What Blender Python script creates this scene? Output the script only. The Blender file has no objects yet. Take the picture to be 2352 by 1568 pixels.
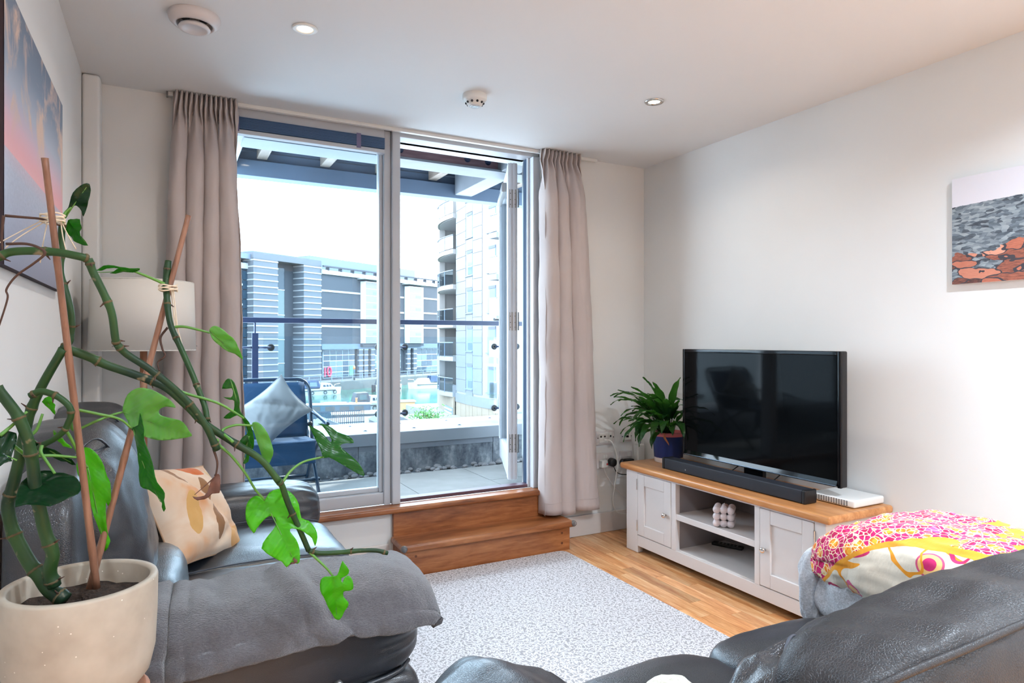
import bpy, bmesh, math, random
from mathutils import Vector, Matrix, noise, geometry
random.seed(7)
SC = bpy.context.scene
COL = SC.collection
R = math.radians
# ------------------------------------------------------------------ camera
cam_d = bpy.data.cameras.new('camera')
cam_d.sensor_width = 36.0
cam_d.sensor_fit = 'HORIZONTAL'
cam_d.lens = 1500.0 / 2352.0 * 36.0
cam_d.clip_start = 0.02
cam_d.clip_end = 600
cam = bpy.data.objects.new('camera', cam_d)
COL.objects.link(cam)
cam.location = (0, 0, 1.235)
cam.rotation_euler = (R(90), 0, R(-27.8))
SC.camera = cam
# ------------------------------------------------------------------ sky, sun, exposure
w = bpy.data.worlds.new('sky')
SC.world = w
w.use_nodes = True
bg = w.node_tree.nodes['Background']
bg.inputs['Color'].default_value = (0.68, 0.85, 1.0, 1)
bg.inputs['Strength'].default_value = 7.9
sun_d = bpy.data.lights.new('sun', 'SUN')
sun_d.energy = 5.5
sun_d.angle = R(0.7)
sun_d.color = (1.0, 0.95, 0.87)
sun = bpy.data.objects.new('sun', sun_d)
COL.objects.link(sun)
sun.rotation_euler = Vector((-0.60, -0.37, -0.71)).to_track_quat('-Z', 'Y').to_euler()
sun.location = (40, 20, 60)
vs = SC.view_settings
SC.display_settings.display_device = 'sRGB'
vs.view_transform = 'Standard'
vs.look = 'None'
vs.gamma = 1.0
vs.use_curve_mapping = False
vs.exposure = 0.78
SC.cycles.max_bounces = 7
SC.cycles.diffuse_bounces = 3
SC.cycles.glossy_bounces = 3
SC.cycles.transmission_bounces = 4
SC.cycles.transparent_max_bounces = 16
SC.cycles.sample_clamp_indirect = 6.0
SC.cycles.use_adaptive_sampling = True
SC.cycles.adaptive_threshold = 0.08
SC.cycles.caustics_reflective = False
SC.cycles.caustics_refractive = False
FILL_POWER = 21.0
FILL_COLOR = (0.72, 0.86, 1.0)  # cool tint of the added fill lamps, offsets warm floor bounce
# ------------------------------------------------------------------ helpers
ORG = {}
def s2l(c):
    out = []
    for v in c[:3]:
        v = v / 255.0
        out.append(v / 12.92 if v <= 0.04045 else ((v + 0.055) / 1.055) ** 2.4)
    return (out[0], out[1], out[2], 1.0)
class NT:
    def __init__(s, name):
        s.m = bpy.data.materials.new(name)
        s.m.use_nodes = True
        s.t = s.m.node_tree
        s.n = s.t.nodes
        s.b = s.n['Principled BSDF']
        s.out = s.n['Material Output']
    def add(s, typ, **kw):
        nd = s.n.new(typ)
        for k, v in kw.items():
            if k.startswith('i_'):
                nd.inputs[k[2:].replace('_', ' ')].default_value = v
            else:
                setattr(nd, k, v)
        return nd
    def lk(s, a, b):
        s.t.links.new(a, b)
    def math(s, op, a, b=None, c=None, clamp=False):
        nd = s.n.new('ShaderNodeMath'); nd.operation = op; nd.use_clamp = clamp
        for i, v in enumerate((a, b, c)):
            if v is None: continue
            if isinstance(v, (int, float)): nd.inputs[i].default_value = v
            else: s.lk(v, nd.inputs[i])
        return nd.outputs[0]
    def vmath(s, op, a, b=None):
        nd = s.n.new('ShaderNodeVectorMath'); nd.operation = op
        for i, v in enumerate((a, b)):
            if v is None: continue
            if isinstance(v, (tuple, list)): nd.inputs[i].default_value = v
            else: s.lk(v, nd.inputs[i])
        return nd.outputs[1] if op in ('LENGTH', 'DISTANCE', 'DOT_PRODUCT') else nd.outputs[0]
    def mix(s, fac, a, b, blend='MIX'):
        nd = s.n.new('ShaderNodeMix'); nd.data_type = 'RGBA'; nd.blend_type = blend
        for sock, v in ((nd.inputs[0], fac), (nd.inputs[6], a), (nd.inputs[7], b)):
            if isinstance(v, (int, float)): sock.default_value = v
            elif isinstance(v, (tuple, list)): sock.default_value = v
            else: s.lk(v, sock)
        return nd.outputs[2]
    def ramp(s, fac, stops, interp='LINEAR'):
        nd = s.n.new('ShaderNodeValToRGB'); cr = nd.color_ramp; cr.interpolation = interp
        while len(cr.elements) < len(stops): cr.elements.new(0.5)
        for e, (p, c) in zip(cr.elements, stops):
            e.position = p; e.color = c if len(c) == 4 else (*c, 1)
        s.lk(fac, nd.inputs[0])
        return nd.outputs[0]
    def coord(s, kind='Object', scale=None, rot=None):
        tc = s.n.new('ShaderNodeTexCoord')
        o = tc.outputs[kind]
        if scale is not None or rot is not None:
            mp = s.n.new('ShaderNodeMapping')
            if scale is not None: mp.inputs['Scale'].default_value = scale
            if rot is not None: mp.inputs['Rotation'].default_value = rot
            s.lk(o, mp.inputs[0]); o = mp.outputs[0]
        return o
    def noise(s, vec, scale, detail=3, rough=0.5, dist=0.0):
        nd = s.n.new('ShaderNodeTexNoise')
        nd.inputs['Scale'].default_value = scale; nd.inputs['Detail'].default_value = detail
        nd.inputs['Roughness'].default_value = rough; nd.inputs['Distortion'].default_value = dist
        if vec is not None: s.lk(vec, nd.inputs['Vector'])
        return nd
    def voro(s, vec, scale, feature='F1', rand=1.0):
        nd = s.n.new('ShaderNodeTexVoronoi'); nd.feature = feature
        nd.inputs['Scale'].default_value = scale; nd.inputs['Randomness'].default_value = rand
        if vec is not None: s.lk(vec, nd.inputs['Vector'])
        return nd
    def bump(s, h, strength=0.3, dist=0.002):
        nd = s.n.new('ShaderNodeBump'); nd.inputs['Strength'].default_value = strength
        nd.inputs['Distance'].default_value = dist
        s.lk(h, nd.inputs['Height']); s.lk(nd.outputs[0], s.b.inputs['Normal'])
        return nd
    def col(s, v):
        if isinstance(v, (tuple, list)): s.b.inputs['Base Color'].default_value = v
        else: s.lk(v, s.b.inputs['Base Color'])
    def set(s, rough=None, metal=None, spec=None, coat=None, sheen=None):
        if rough is not None: s.b.inputs['Roughness'].default_value = rough
        if metal is not None: s.b.inputs['Metallic'].default_value = metal
        if spec is not None: s.b.inputs['Specular IOR Level'].default_value = spec
        if coat is not None: s.b.inputs['Coat Weight'].default_value = coat
        if sheen is not None:
            s.b.inputs['Sheen Weight'].default_value = sheen; s.b.inputs['Sheen Roughness'].default_value = 0.4
        return s
MATS = {}
def plain(name, rgb, rough=0.6, metal=0.0, spec=0.5, var=0.0, vscale=8.0, bump=0.0, bscale=60.0, coat=0.0, sheen=0.0, bdist=0.002):
    """principled material: sRGB colour, slight colour mottling, fine relief"""
    t = NT(name)
    c = s2l(rgb)
    co = t.coord('Object')
    if var > 0:
        nz = t.noise(co, vscale, 2, 0.6)
        lo = tuple(max(0, v * (1 - var)) for v in c[:3]) + (1,)
        hi = tuple(min(1, v * (1 + var)) for v in c[:3]) + (1,)
        t.col(t.ramp(nz.outputs[0], [(0.3, lo), (0.7, hi)]))
    else:
        t.col(c)
    t.set(rough, metal, spec, coat, sheen)
    if bump > 0:
        nz = t.noise(co, bscale, 2, 0.6)
        t.bump(nz.outputs[0], bump, bdist)
    MATS[name] = t.m
    return t.m
class MB:
    """collects geometry in world coordinates and links it as one mesh object"""
    def __init__(s):
        s.v = []; s.f = []; s.uv = {}
    def raw(s, v, f):
        o = len(s.v); s.v += [tuple(p) for p in v]; s.f += [tuple(i + o for i in q) for q in f]
        return s
    def box(s, x0, x1, y0, y1, z0, z1):
        return s.raw([(x0,y0,z0),(x1,y0,z0),(x1,y1,z0),(x0,y1,z0),(x0,y0,z1),(x1,y0,z1),(x1,y1,z1),(x0,y1,z1)],
              [(3,2,1,0),(4,5,6,7),(0,1,5,4),(1,2,6,5),(2,3,7,6),(3,0,4,7)])
    def bar(s, a, b, wd, ht, up=(0, 0, 1)):
        a = Vector(a); b = Vector(b); d = (b - a).normalized(); u = Vector(up)
        sd = d.cross(u).normalized(); u = sd.cross(d).normalized()
        vs_ = []
        for p in (a, b):
            for i, j in ((-1,-1),(1,-1),(1,1),(-1,1)):
                vs_.append(p + sd * (i * wd / 2) + u * (j * ht / 2))
        return s.raw(vs_, [(0,1,2,3),(7,6,5,4),(0,4,5,1),(1,5,6,2),(2,6,7,3),(3,7,4,0)])
    def tube(s, pts, rad, n=10, cap=True):
        pts = [Vector(p) for p in pts]
        m = len(pts)
        if not isinstance(rad, (list, tuple)): rad = [rad] * m
        t0 = (pts[1] - pts[0]).normalized()
        ref = Vector((0, 0, 1)) if abs(t0.z) < 0.9 else Vector((1, 0, 0))
        nrm = t0.cross(ref).normalized()
        vs_ = []; fs = []
        for i, p in enumerate(pts):
            t = (pts[min(i + 1, m - 1)] - pts[max(i - 1, 0)])
            if t.length < 1e-9: t = t0
            t.normalize()
            nrm = (nrm - t * nrm.dot(t))
            if nrm.length < 1e-6: nrm = t.orthogonal()
            nrm.normalize(); bn = t.cross(nrm)
            for k in range(n):
                a = 2 * math.pi * k / n
                vs_.append(p + (nrm * math.cos(a) + bn * math.sin(a)) * rad[i])
        for i in range(m - 1):
            for k in range(n):
                k2 = (k + 1) % n
                fs.append((i*n+k, i*n+k2, (i+1)*n+k2, (i+1)*n+k))
        if cap:
            fs.append(tuple(reversed(range(n)))); fs.append(tuple((m-1)*n+k for k in range(n)))
        return s.raw(vs_, fs)
    def lathe(s, prof, c=(0, 0, 0), n=32, axis='Z', cap=True):
        vs_ = []; fs = []; m = len(prof)
        for r, h in prof:
            for k in range(n):
                a = 2 * math.pi * k / n
                x, y = r * math.cos(a), r * math.sin(a)
                p = (x, y, h) if axis == 'Z' else ((h, x, y) if axis == 'X' else (y, h, x))
                vs_.append((p[0]+c[0], p[1]+c[1], p[2]+c[2]))
        for i in range(m - 1):
            for k in range(n):
                k2 = (k + 1) % n
                fs.append((i*n+k, i*n+k2, (i+1)*n+k2, (i+1)*n+k))
        if cap:
            if prof[0][0] > 1e-6: fs.append(tuple(reversed(range(n))))
            if prof[-1][0] > 1e-6: fs.append(tuple((m-1)*n+k for k in range(n)))
        return s.raw(vs_, fs)
    def ball(s, c, r, n=12, sq=(1, 1, 1)):
        prof = []
        h = max(6, n // 2)
        vs_ = []; fs = []
        for i in range(h + 1):
            th = math.pi * i / h
            for k in range(n):
                a = 2 * math.pi * k / n
                vs_.append((c[0]+r*sq[0]*math.sin(th)*math.cos(a), c[1]+r*sq[1]*math.sin(th)*math.sin(a), c[2]-r*sq[2]*math.cos(th)))
        for i in range(h):
            for k in range(n):
                k2 = (k + 1) % n
                fs.append((i*n+k, i*n+k2, (i+1)*n+k2, (i+1)*n+k))
        return s.raw(vs_, fs)
    def prism(s, poly, z0, z1):
        n = len(poly)
        vs_ = [(p[0], p[1], z0) for p in poly] + [(p[0], p[1], z1) for p in poly]
        fs = [tuple(reversed(range(n))), tuple(range(n, 2*n))]
        for i in range(n):
            j = (i + 1) % n
            fs.append((i, j, n + j, n + i))
        return s.raw(vs_, fs)
    def grid(s, fn, nu, nv, uv=True):
        o = len(s.v)
        for i in range(nu + 1):
            for j in range(nv + 1):
                s.uv[len(s.v)] = (i / nu, j / nv)
                s.v.append(tuple(fn(i / nu, j / nv)))
        for i in range(nu):
            for j in range(nv):
                a = o + i*(nv+1) + j
                s.f.append((a, a + nv + 1, a + nv + 2, a + 1))
        return s
    def superbox(s, c, half, e=5.0, n=12, fn=None, rot=None):
        """rounded cushion-like box; fn(local unit point, point) may deform"""
        idx = {}; fs = []
        hv = Vector(half); cv = Vector(c); o = len(s.v)
        M3 = rot if rot is not None else Matrix.Identity(3)
        def vid(u):
            key = tuple(round(q, 5) for q in u)
            if key in idx: return idx[key]
            k = (abs(u[0])**e + abs(u[1])**e + abs(u[2])**e) ** (1/e)
            q = Vector((u[0]/k, u[1]/k, u[2]/k))
            p = Vector((q.x*hv.x, q.y*hv.y, q.z*hv.z))
            if fn: p = Vector(fn(q, p))
            idx[key] = len(s.v); s.v.append(tuple(cv + M3 @ p)); return idx[key]
        ss = [math.sin((2*i/n - 1) * math.pi/2 * 0.72) / math.sin(math.pi/2*0.72) for i in range(n + 1)]
        for ax in range(3):
            for sg in (-1, 1):
                for i in range(n):
                    for j in range(n):
                        q = []
                        for a, b in ((i,j),(i+1,j),(i+1,j+1),(i,j+1)):
                            u = [0, 0, 0]; u[ax] = sg; u[(ax+1) % 3] = ss[a]; u[(ax+2) % 3] = ss[b]
                            q.append(vid(u))
                        s.f.append(tuple(q) if sg > 0 else tuple(reversed(q)))
        return s
    def mesh(s, name, org=(0, 0, 0)):
        me = bpy.data.meshes.new(name)
        me.from_pydata([(a-org[0], b-org[1], c-org[2]) for a, b, c in s.v], [], s.f)
        if s.uv:
            ul = me.uv_layers.new(name='UVMap')
            for lp in me.loops:
                ul.data[lp.index].uv = s.uv.get(lp.vertex_index, (0, 0))
        me.update()
        return me
    def build(s, name, mat, parent=None, smooth=False, bevel=0, seg=2, subsurf=0, solid=0, auto=None, xf=None):
        if xf is not None:
            s.v = [tuple(xf @ Vector(p)) for p in s.v]
        if parent is not None: org = ORG[parent.name]
        else:
            xs = [p[0] for p in s.v]; ys = [p[1] for p in s.v]; zs = [p[2] for p in s.v]
            org = ((min(xs)+max(xs))/2, (min(ys)+max(ys))/2, min(zs))
        me = s.mesh(name, org)
        ob = bpy.data.objects.new(name, me); COL.objects.link(ob)
        if parent is not None: ob.parent = parent
        else: ob.location = org
        ORG[ob.name] = org
        if mat is not None: me.materials.append(MATS[mat] if isinstance(mat, str) else mat)
        if smooth: me.polygons.foreach_set('use_smooth', [True] * len(me.polygons))
        if solid:
            md = ob.modifiers.new('solid', 'SOLIDIFY'); md.thickness = solid; md.offset = 0
        if bevel:
            md = ob.modifiers.new('bevel', 'BEVEL'); md.width = bevel; md.segments = seg; md.limit_method = 'ANGLE'; md.angle_limit = R(40)
            me.polygons.foreach_set('use_smooth', [True] * len(me.polygons))
            md2 = ob.modifiers.new('wn', 'WEIGHTED_NORMAL'); md2.keep_sharp = False
        if subsurf:
            md = ob.modifiers.new('sub', 'SUBSURF'); md.levels = subsurf; md.render_levels = subsurf
        return ob
def thing(name, label, cat, loc, group=None):
    o = bpy.data.objects.new(name, None); COL.objects.link(o)
    o.location = loc; o.empty_display_size = 0.1
    ORG[o.name] = tuple(loc)
    return tag(o, label, cat, group)
def tag(o, label=None, cat=None, group=None, kind=None):
    if label: o['label'] = label
    if cat: o['category'] = cat
    if group: o['group'] = group
    if kind: o['kind'] = kind
    return o
def struct(o, label=None, cat=None):
    o['kind'] = 'structure'
    if label: o['label'] = label
    if cat: o['category'] = cat
    return o
def piece(me, name, parent, loc, rot=(0, 0, 0), scale=(1, 1, 1)):
    """an alike piece that shares mesh data; loc in world coordinates"""
    o = bpy.data.objects.new(name, me); COL.objects.link(o)
    if parent is not None:
        g = ORG[parent.name]; o.parent = parent
        o.location = (loc[0]-g[0], loc[1]-g[1], loc[2]-g[2])
    else: o.location = loc
    o.rotation_euler = rot; o.scale = scale
    ORG[o.name] = tuple(loc)
    return o
def catmull(pts, k=6):
    pts = [Vector(p) for p in pts]
    if len(pts) < 3: return pts
    ext = [pts[0]*2 - pts[1]] + pts + [pts[-1]*2 - pts[-2]]
    out = []
    for i in range(1, len(ext) - 2):
        a, b, c, d = ext[i-1], ext[i], ext[i+1], ext[i+2]
        for j in range(k):
            t = j / k
            out.append(0.5 * ((2*b) + (c-a)*t + (2*a-5*b+4*c-d)*t*t + (3*b-a-3*c+d)*t**3))
    out.append(pts[-1])
    return out
def fbm(p, sc=1.0):
    return noise.fractal(Vector(p) * sc, 0.6, 2.0, 4)
# ------------------------------------------------------------------ materials of the room
plain('wall_paint', (236, 235, 233), 0.85, var=0.015, vscale=2.0)
plain('ceiling_paint', (236, 236, 236), 0.9)
plain('unseen_wall_dark', (74, 76, 82), 0.8, var=0.03, vscale=2)  # tone for the unseen back wall, dark to dim reflections
plain('skirting_paint', (226, 220, 216), 0.5, var=0.03, vscale=5)
plain('frame_white', (198, 201, 207), 0.38, var=0.02, vscale=6)
plain('metal_grey', (150, 150, 150), 0.35, metal=0.9)
plain('chrome', (225, 222, 218), 0.12, metal=1.0)
plain('white_plastic', (236, 234, 230), 0.35)
plain('pale_plastic', (222, 215, 214), 0.4)
plain('black_plastic', (22, 22, 25), 0.4)
plain('dark_hole', (38, 38, 42), 0.7)
plain('rubber_black', (18, 20, 24), 0.55)
def wood(name, c0, c1, c2, scale=(1, 1, 1), rot=(0, 0, 0), rough=0.4, rnd=0.25, gscale=1.0, kind='Object'):
    t = NT(name)
    co = t.coord(kind, scale, rot)
    oi = t.add('ShaderNodeObjectInfo')
    off = t.vmath('SCALE', co); 
    rv = t.add('ShaderNodeCombineXYZ'); t.lk(t.math('MULTIPLY', oi.outputs['Random'], 37.0), rv.inputs[0]); t.lk(t.math('MULTIPLY', oi.outputs['Random'], 11.0), rv.inputs[1])
    v = t.vmath('ADD', co, rv.outputs[0])
    n1 = t.noise(v, 1.0*gscale, 2, 0.5, 1.2)
    n2 = t.noise(v, 5.0*gscale, 5, 0.7, 0.3)
    n3 = t.noise(v, 2.6*gscale, 3, 0.6, 2.0)
    f = t.math('ADD', t.math('MULTIPLY', n1.outputs[0], 0.45), t.math('ADD', t.math('MULTIPLY', n2.outputs[0], 0.3), t.math('MULTIPLY', n3.outputs[0], 0.25)))
    c = t.ramp(f, [(0.36, s2l(c0)), (0.5, s2l(c1)), (0.66, s2l(c2))])
    hs = t.add('ShaderNodeHueSaturation'); t.lk(c, hs.inputs['Color'])
    t.lk(t.math('ADD', t.math('MULTIPLY', oi.outputs['Random'], rnd), 1.0 - rnd/2), hs.inputs['Value'])
    t.col(hs.outputs[0]); t.set(rough, 0, 0.5)
    t.bump(n2.outputs[0], 0.12, 0.001)
    MATS[name] = t.m
    return t.m
wood('floor_oak', (190, 116, 64), (222, 160, 106), (244, 204, 156), scale=(14, 1.6, 14), rough=0.32, rnd=0.55)
wood('oak_step', (112, 62, 34), (158, 96, 56), (190, 126, 78), scale=(1.5, 12, 12), rough=0.3, rnd=0.1)
wood('oak_top', (176, 110, 60), (206, 140, 84), (226, 170, 116), scale=(16, 1.6, 16), rough=0.28, rnd=0.12)
wood('bamboo_wood', (104, 68, 50), (136, 94, 72), (158, 116, 92), scale=(30, 30, 2), rough=0.5, rnd=0.1)
wood('lamp_wood', (130, 78, 50), (160, 104, 72), (180, 124, 88), scale=(20, 20, 2), rough=0.5, rnd=0.1)
# ------------------------------------------------------------------ room shell
XL, XR, YW, ZT, YB = -0.33, 2.84, 3.48, 2.40, -4.2
fl = struct(MB().box(XL, XR, YB, YW, -0.08, -0.004).build('floor', 'floor_oak'), 'warm oak strip floor of the living room')
# oak strips laid towards the window, staggered ends
rr = random.Random(3)
strip_me = {}
pw = 0.0705
i = 0
x = 1.62
while x < XR - 0.001:
    wdt = min(pw, XR - x)
    y = 0.75 - rr.random() * 0.5
    while y < YW:
        ln = rr.choice((0.36, 0.44, 0.52, 0.60))
        y1 = min(y + ln, YW)
        if y1 - y > 0.03:
            me = MB().box(0, wdt - 0.0012, 0, y1 - y - 0.0012, -0.008, 0).mesh('floor_strip')
            me.materials.append(MATS['floor_oak'])
            piece(me, 'floor_strip', fl, (x, y, 0.0))
        y = y1
    x += wdt
struct(MB().box(XL - 0.25, XR + 0.2, YB - 0.2, YW + 0.32, ZT, ZT + 0.2).build('ceiling', 'ceiling_paint'), 'smooth white painted ceiling')
struct(MB().box(XL - 0.2, XL, YB - 0.2, YW + 0.3, -0.1, ZT + 0.02).build('wall_left', 'wall_paint'), 'off-white wall behind the dark leather sofa')
struct(MB().box(XR, XR + 0.2, YB - 0.2, YW + 0.3, -0.1, ZT + 0.02).build('wall_right', 'wall_paint'), 'off-white wall behind the television')
struct(MB().box(XL - 0.2, XR + 0.2, YB - 0.2, YB, -0.1, ZT + 0.02).build('wall_back', 'unseen_wall_dark'))  # out of view; darkened so the leather reflects less of it
WX0, WX1 = 0.10, 2.035
mb = MB().box(XL, WX0, YW, YW + 0.24, -0.1, ZT + 0.01).box(WX1, XR, YW, YW + 0.24, -0.1, ZT + 0.01).box(WX0, WX1, YW, YW + 0.24, -0.1, 0.298)
struct(mb.build('wall_front', 'wall_paint'), 'off-white window wall around the balcony glazing')
struct(MB().box(XL, -0.262, 3.365, YW, 0, ZT).build('trim_1', 'wall_paint', bevel=0.012), 'narrow boxed pipe casing in the left corner')
for nm, b in (('baseboard_front', (2.14, XR, YW - 0.018, YW, 0, 0.13)), ('baseboard_left', (-0.262, 1.07, YW - 0.016, YW, 0, 0.13)), ('baseboard_right', (XR - 0.018, XR, YB, YW - 0.018, 0, 0.13))):
    struct(MB().box(*b).build(nm, 'skirting_paint', bevel=0.004))
# oak sill, riser and step below the window
sill = struct(MB().box(WX0, 2.075, 3.425, 3.53, 0.300, 0.334).build('trim_2', 'oak_step', bevel=0.012, seg=3), 'long oak nosing board under the window')
plain('dark_threshold', (98, 74, 86), 0.45)
MB().box(1.135, 2.02, 3.535, 3.60, 0.332, 0.352).build('threshold', 'dark_threshold', sill, bevel=0.003)
st = thing('oak_step', 'low oak step below the open balcony door', 'step', (1.6, 3.36, 0))
MB().box(1.09, 2.11, 3.452, 3.479, 0.165, 0.302).build('upper_riser', 'oak_step', st, bevel=0.002)
MB().box(1.075, 2.135, 3.245, 3.46, 0.138, 0.172).build('tread', 'oak_step', st, bevel=0.010, seg=3)
rs = MB().box(1.095, 2.115, 3.275, 3.30, 0.0, 0.139).box(1.095, 1.12, 3.30, 3.479, 0, 0.139).box(2.09, 2.115, 3.30, 3.479, 0, 0.139).build('riser', 'oak_step', st, bevel=0.002)
plain('plug_wood', (104, 58, 36), 0.5)
for x in (1.155, 2.06):
    for z in (0.045, 0.105):
        MB().lathe([(0.0, 0.0), (0.007, 0.0), (0.007, -0.002), (0.0, -0.002)], (x, 3.2755, z), 14, 'Y').build('plug', 'plug_wood', st, smooth=False)
t = NT('clear_plastic'); t.col((0.95, 0.97, 0.98, 1)); t.set(0.08); t.b.inputs['Transmission Weight'].default_value = 0.85; MATS['clear_plastic'] = t.m
for x in (1.083, 2.127):
    MB().ball((x, 3.252, 0.158), 0.019, 14).build('corner_guard', 'clear_plastic', st, smooth=True)['label'] = 'clear round corner bumper'
# ------------------------------------------------------------------ window and balcony door
t = NT('clear_glass')
tr = t.add('ShaderNodeBsdfTransparent'); tr.inputs[0].default_value = (0.90, 0.955, 0.985, 1)
gl = t.add('ShaderNodeBsdfGlossy'); gl.inputs['Roughness'].default_value = 0.02
fr = t.add('ShaderNodeFresnel'); fr.inputs[0].default_value = 1.45
mx = t.add('ShaderNodeMixShader'); t.lk(t.math('MULTIPLY', fr.outputs[0], 0.8), mx.inputs[0]); t.lk(tr.outputs[0], mx.inputs[1]); t.lk(gl.outputs[0], mx.inputs[2]); t.lk(mx.outputs[0], t.out.inputs[0])
MATS['clear_glass'] = t.m
FY0, FY1 = 3.525, 3.60
win = thing('window_1', 'tall fixed white-framed pane beside the balcony door', 'window', (0.6, 3.56, 0.334)); struct(win)
MB().box(WX0, WX0 + 0.06, FY0, FY1, 0.334, 2.40).build('jamb', 'frame_white', win, bevel=0.004)
MB().box(WX0 + 0.06, 1.062, FY0, FY1, 2.335, 2.40).build('head', 'frame_white', win, bevel=0.004)
bt = MB().box(WX0 + 0.06, 1.062, FY0, FY1, 0.334, 0.40).build('bottom_rail', 'frame_white', win, bevel=0.006)
MB().box(WX0 + 0.06, 1.062, FY0 + 0.03, FY1 - 0.01, 0.40, 0.425).build('glazing_bead', 'frame_white', bt, bevel=0.004)
ml = MB().box(1.055, 1.095, 3.515, 3.61, 0.334, 2.40).build('mullion', 'frame_white', win, bevel=0.005)
MB().box(1.095, 1.142, 3.49, 3.60, 0.334, 2.40).build('door_stop', 'frame_white', ml, bevel=0.006)
MB().box(1.035, 1.056, 3.54, 3.59, 0.40, 2.335).build('glazing_bead', 'frame_white', ml, bevel=0.004)
MB().box(WX0 + 0.055, 1.04, 3.566, 3.572, 0.415, 2.34).build('pane', 'clear_glass', win)
# door frame
dfm = thing('trim_3', 'white frame around the open balcony door', 'door frame', (1.6, 3.55, 0.334)); struct(dfm)
MB().box(1.142, 2.035, 3.50, 3.60, 2.372, 2.40).build('head', 'frame_white', dfm, bevel=0.004)
MB().box(1.985, 2.036, 3.485, 3.61, 0.334, 2.372).build('jamb', 'frame_white', dfm, bevel=0.004)
MB().box(1.970, 1.986, 3.53, 3.545, 0.334, 2.372).build('jamb_lip', 'frame_white', dfm, bevel=0.003)
plain('seal_blue', (52, 72, 98), 0.5)
MB().box(1.978, 1.986, 3.56, 3.60, 0.352, 2.372).build('seal', 'seal_blue', dfm)
# door leaf, swung outwards past a right angle: built flat along local +x, then turned about the hinge
leaf = thing('door_1', 'white glazed balcony door standing open outwards', 'door', (1.955, 3.635, 0.362)); struct(leaf)
dv = Vector((0.345, 0.80, 0)).normalized()
lx = Matrix(((dv.x, -dv.y, 0, 1.955), (dv.y, dv.x, 0, 3.635), (0, 0, 1, 0), (0, 0, 0, 1)))
LW, LT, Z0, Z1 = 0.86, 0.062, 0.362, 2.362
MB().box(0, 0.085, 0, LT, Z0, Z1).build('hinge_stile', 'frame_white', leaf, xf=lx, bevel=0.006)
MB().box(-0.004, 0.001, 0.018, 0.026, Z0, Z1).box(-0.004, 0.001, 0.040, 0.046, Z0, Z1).build('edge_rib', 'frame_white', leaf, xf=lx)
MB().box(LW - 0.085, LW, 0, LT, Z0, Z1).build('lock_stile', 'frame_white', leaf, xf=lx, bevel=0.006)
MB().box(0.085, LW - 0.085, 0.004, LT - 0.004, Z1 - 0.10, Z1).build('top_rail', 'frame_white', leaf, xf=lx, bevel=0.005)
MB().box(0.085, LW - 0.085, 0.004, LT - 0.004, Z0, Z0 + 0.15).build('bottom_rail', 'frame_white', leaf, xf=lx, bevel=0.005)
MB().box(0.08, LW - 0.08, 0.026, 0.034, Z0 + 0.14, Z1 - 0.09).build('pane', 'clear_glass', leaf, xf=lx)
MB().box(LW - 0.115, LW - 0.085, 0.056, 0.072, Z0 + 0.15, Z1 - 0.10).build('glazing_bead', 'frame_white', leaf, xf=lx, bevel=0.004)
hd = MB().box(LW - 0.06, LW - 0.035, LT, LT + 0.008, 1.30, 1.46).build('handle', 'metal_grey', leaf, xf=lx, bevel=0.003)
MB().tube([lx @ Vector(p) for p in ((LW-0.047, LT, 1.40), (LW-0.047, LT+0.045, 1.40), (LW-0.15, LT+0.05, 1.40))], 0.008, 8).build('lever', 'metal_grey', hd, smooth=True)
MB().box(0.10, 0.32, LT, LT + 0.03, Z1 - 0.16, Z1 - 0.10).box(0.36, 0.62, LT, LT + 0.03, Z1 - 0.15, Z1 - 0.11).build('door_closer', 'metal_grey', leaf, xf=lx, bevel=0.003)
for z in (2.08, 1.305, 0.535):
    h = MB().box(-0.003, 0.0005, 0.008, 0.052, z, z + 0.115).build('hinge', 'metal_grey', leaf, xf=lx, bevel=0.001)
    MB().lathe([(0.006, z), (0.006, z + 0.115)], tuple(lx @ Vector((-0.004, -0.004, 0))), 10).build('pin', 'metal_grey', h, smooth=False)
    for k, q in enumerate((0.016, 0.042)):
        for zz in (z + 0.02, z + 0.05, z + 0.09):
            MB().lathe([(0, 0), (0.0028, 0), (0.0028, -0.0012), (0, -0.0012)], (0, 0, 0), 8, 'X').build('screw', 'dark_hole', h, xf=lx @ Matrix.Translation((-0.003, q if k == 0 else 0.044, zz)))
# ------------------------------------------------------------------ stacked venetian blind above the pane
plain('blind_blue', (78, 108, 148), 0.45, var=0.05)
plain('blind_tape', (120, 116, 150), 0.8)
bl = thing('venetian_blind', 'blue slatted blind drawn up at the head of the fixed pane', 'blind', (0.62, 3.50, 2.27))
MB().box(0.19, 1.05, 3.485, 3.525, 2.345, 2.395).build('head_rail', 'frame_white', bl, bevel=0.003)
sl = MB().box(-0.428, 0.428, -0.0245, 0.0245, -0.0014, 0.0014).mesh('slat'); sl.materials.append(MATS['blind_blue'])
for k in range(14):
    piece(sl, 'slat', bl, (0.62, 3.50 + rr.uniform(-.001, .001), 2.288 + k * 0.0042))
MB().box(0.19, 1.05, 3.477, 3.523, 2.262, 2.283).build('bottom_rail', 'frame_white', bl, bevel=0.003)
for x in (0.300, 0.905):
    MB().box(x - 0.012, x + 0.012, 3.4735, 3.4752, 2.272, 2.350).build('ladder_tape', 'blind_tape', bl)
MB().tube([(0.205, 3.47, 2.35), (0.205, 3.468, 1.95), (0.204, 3.467, 1.60)], 0.0035, 8).build('wand', 'clear_plastic', bl, smooth=True)
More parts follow.
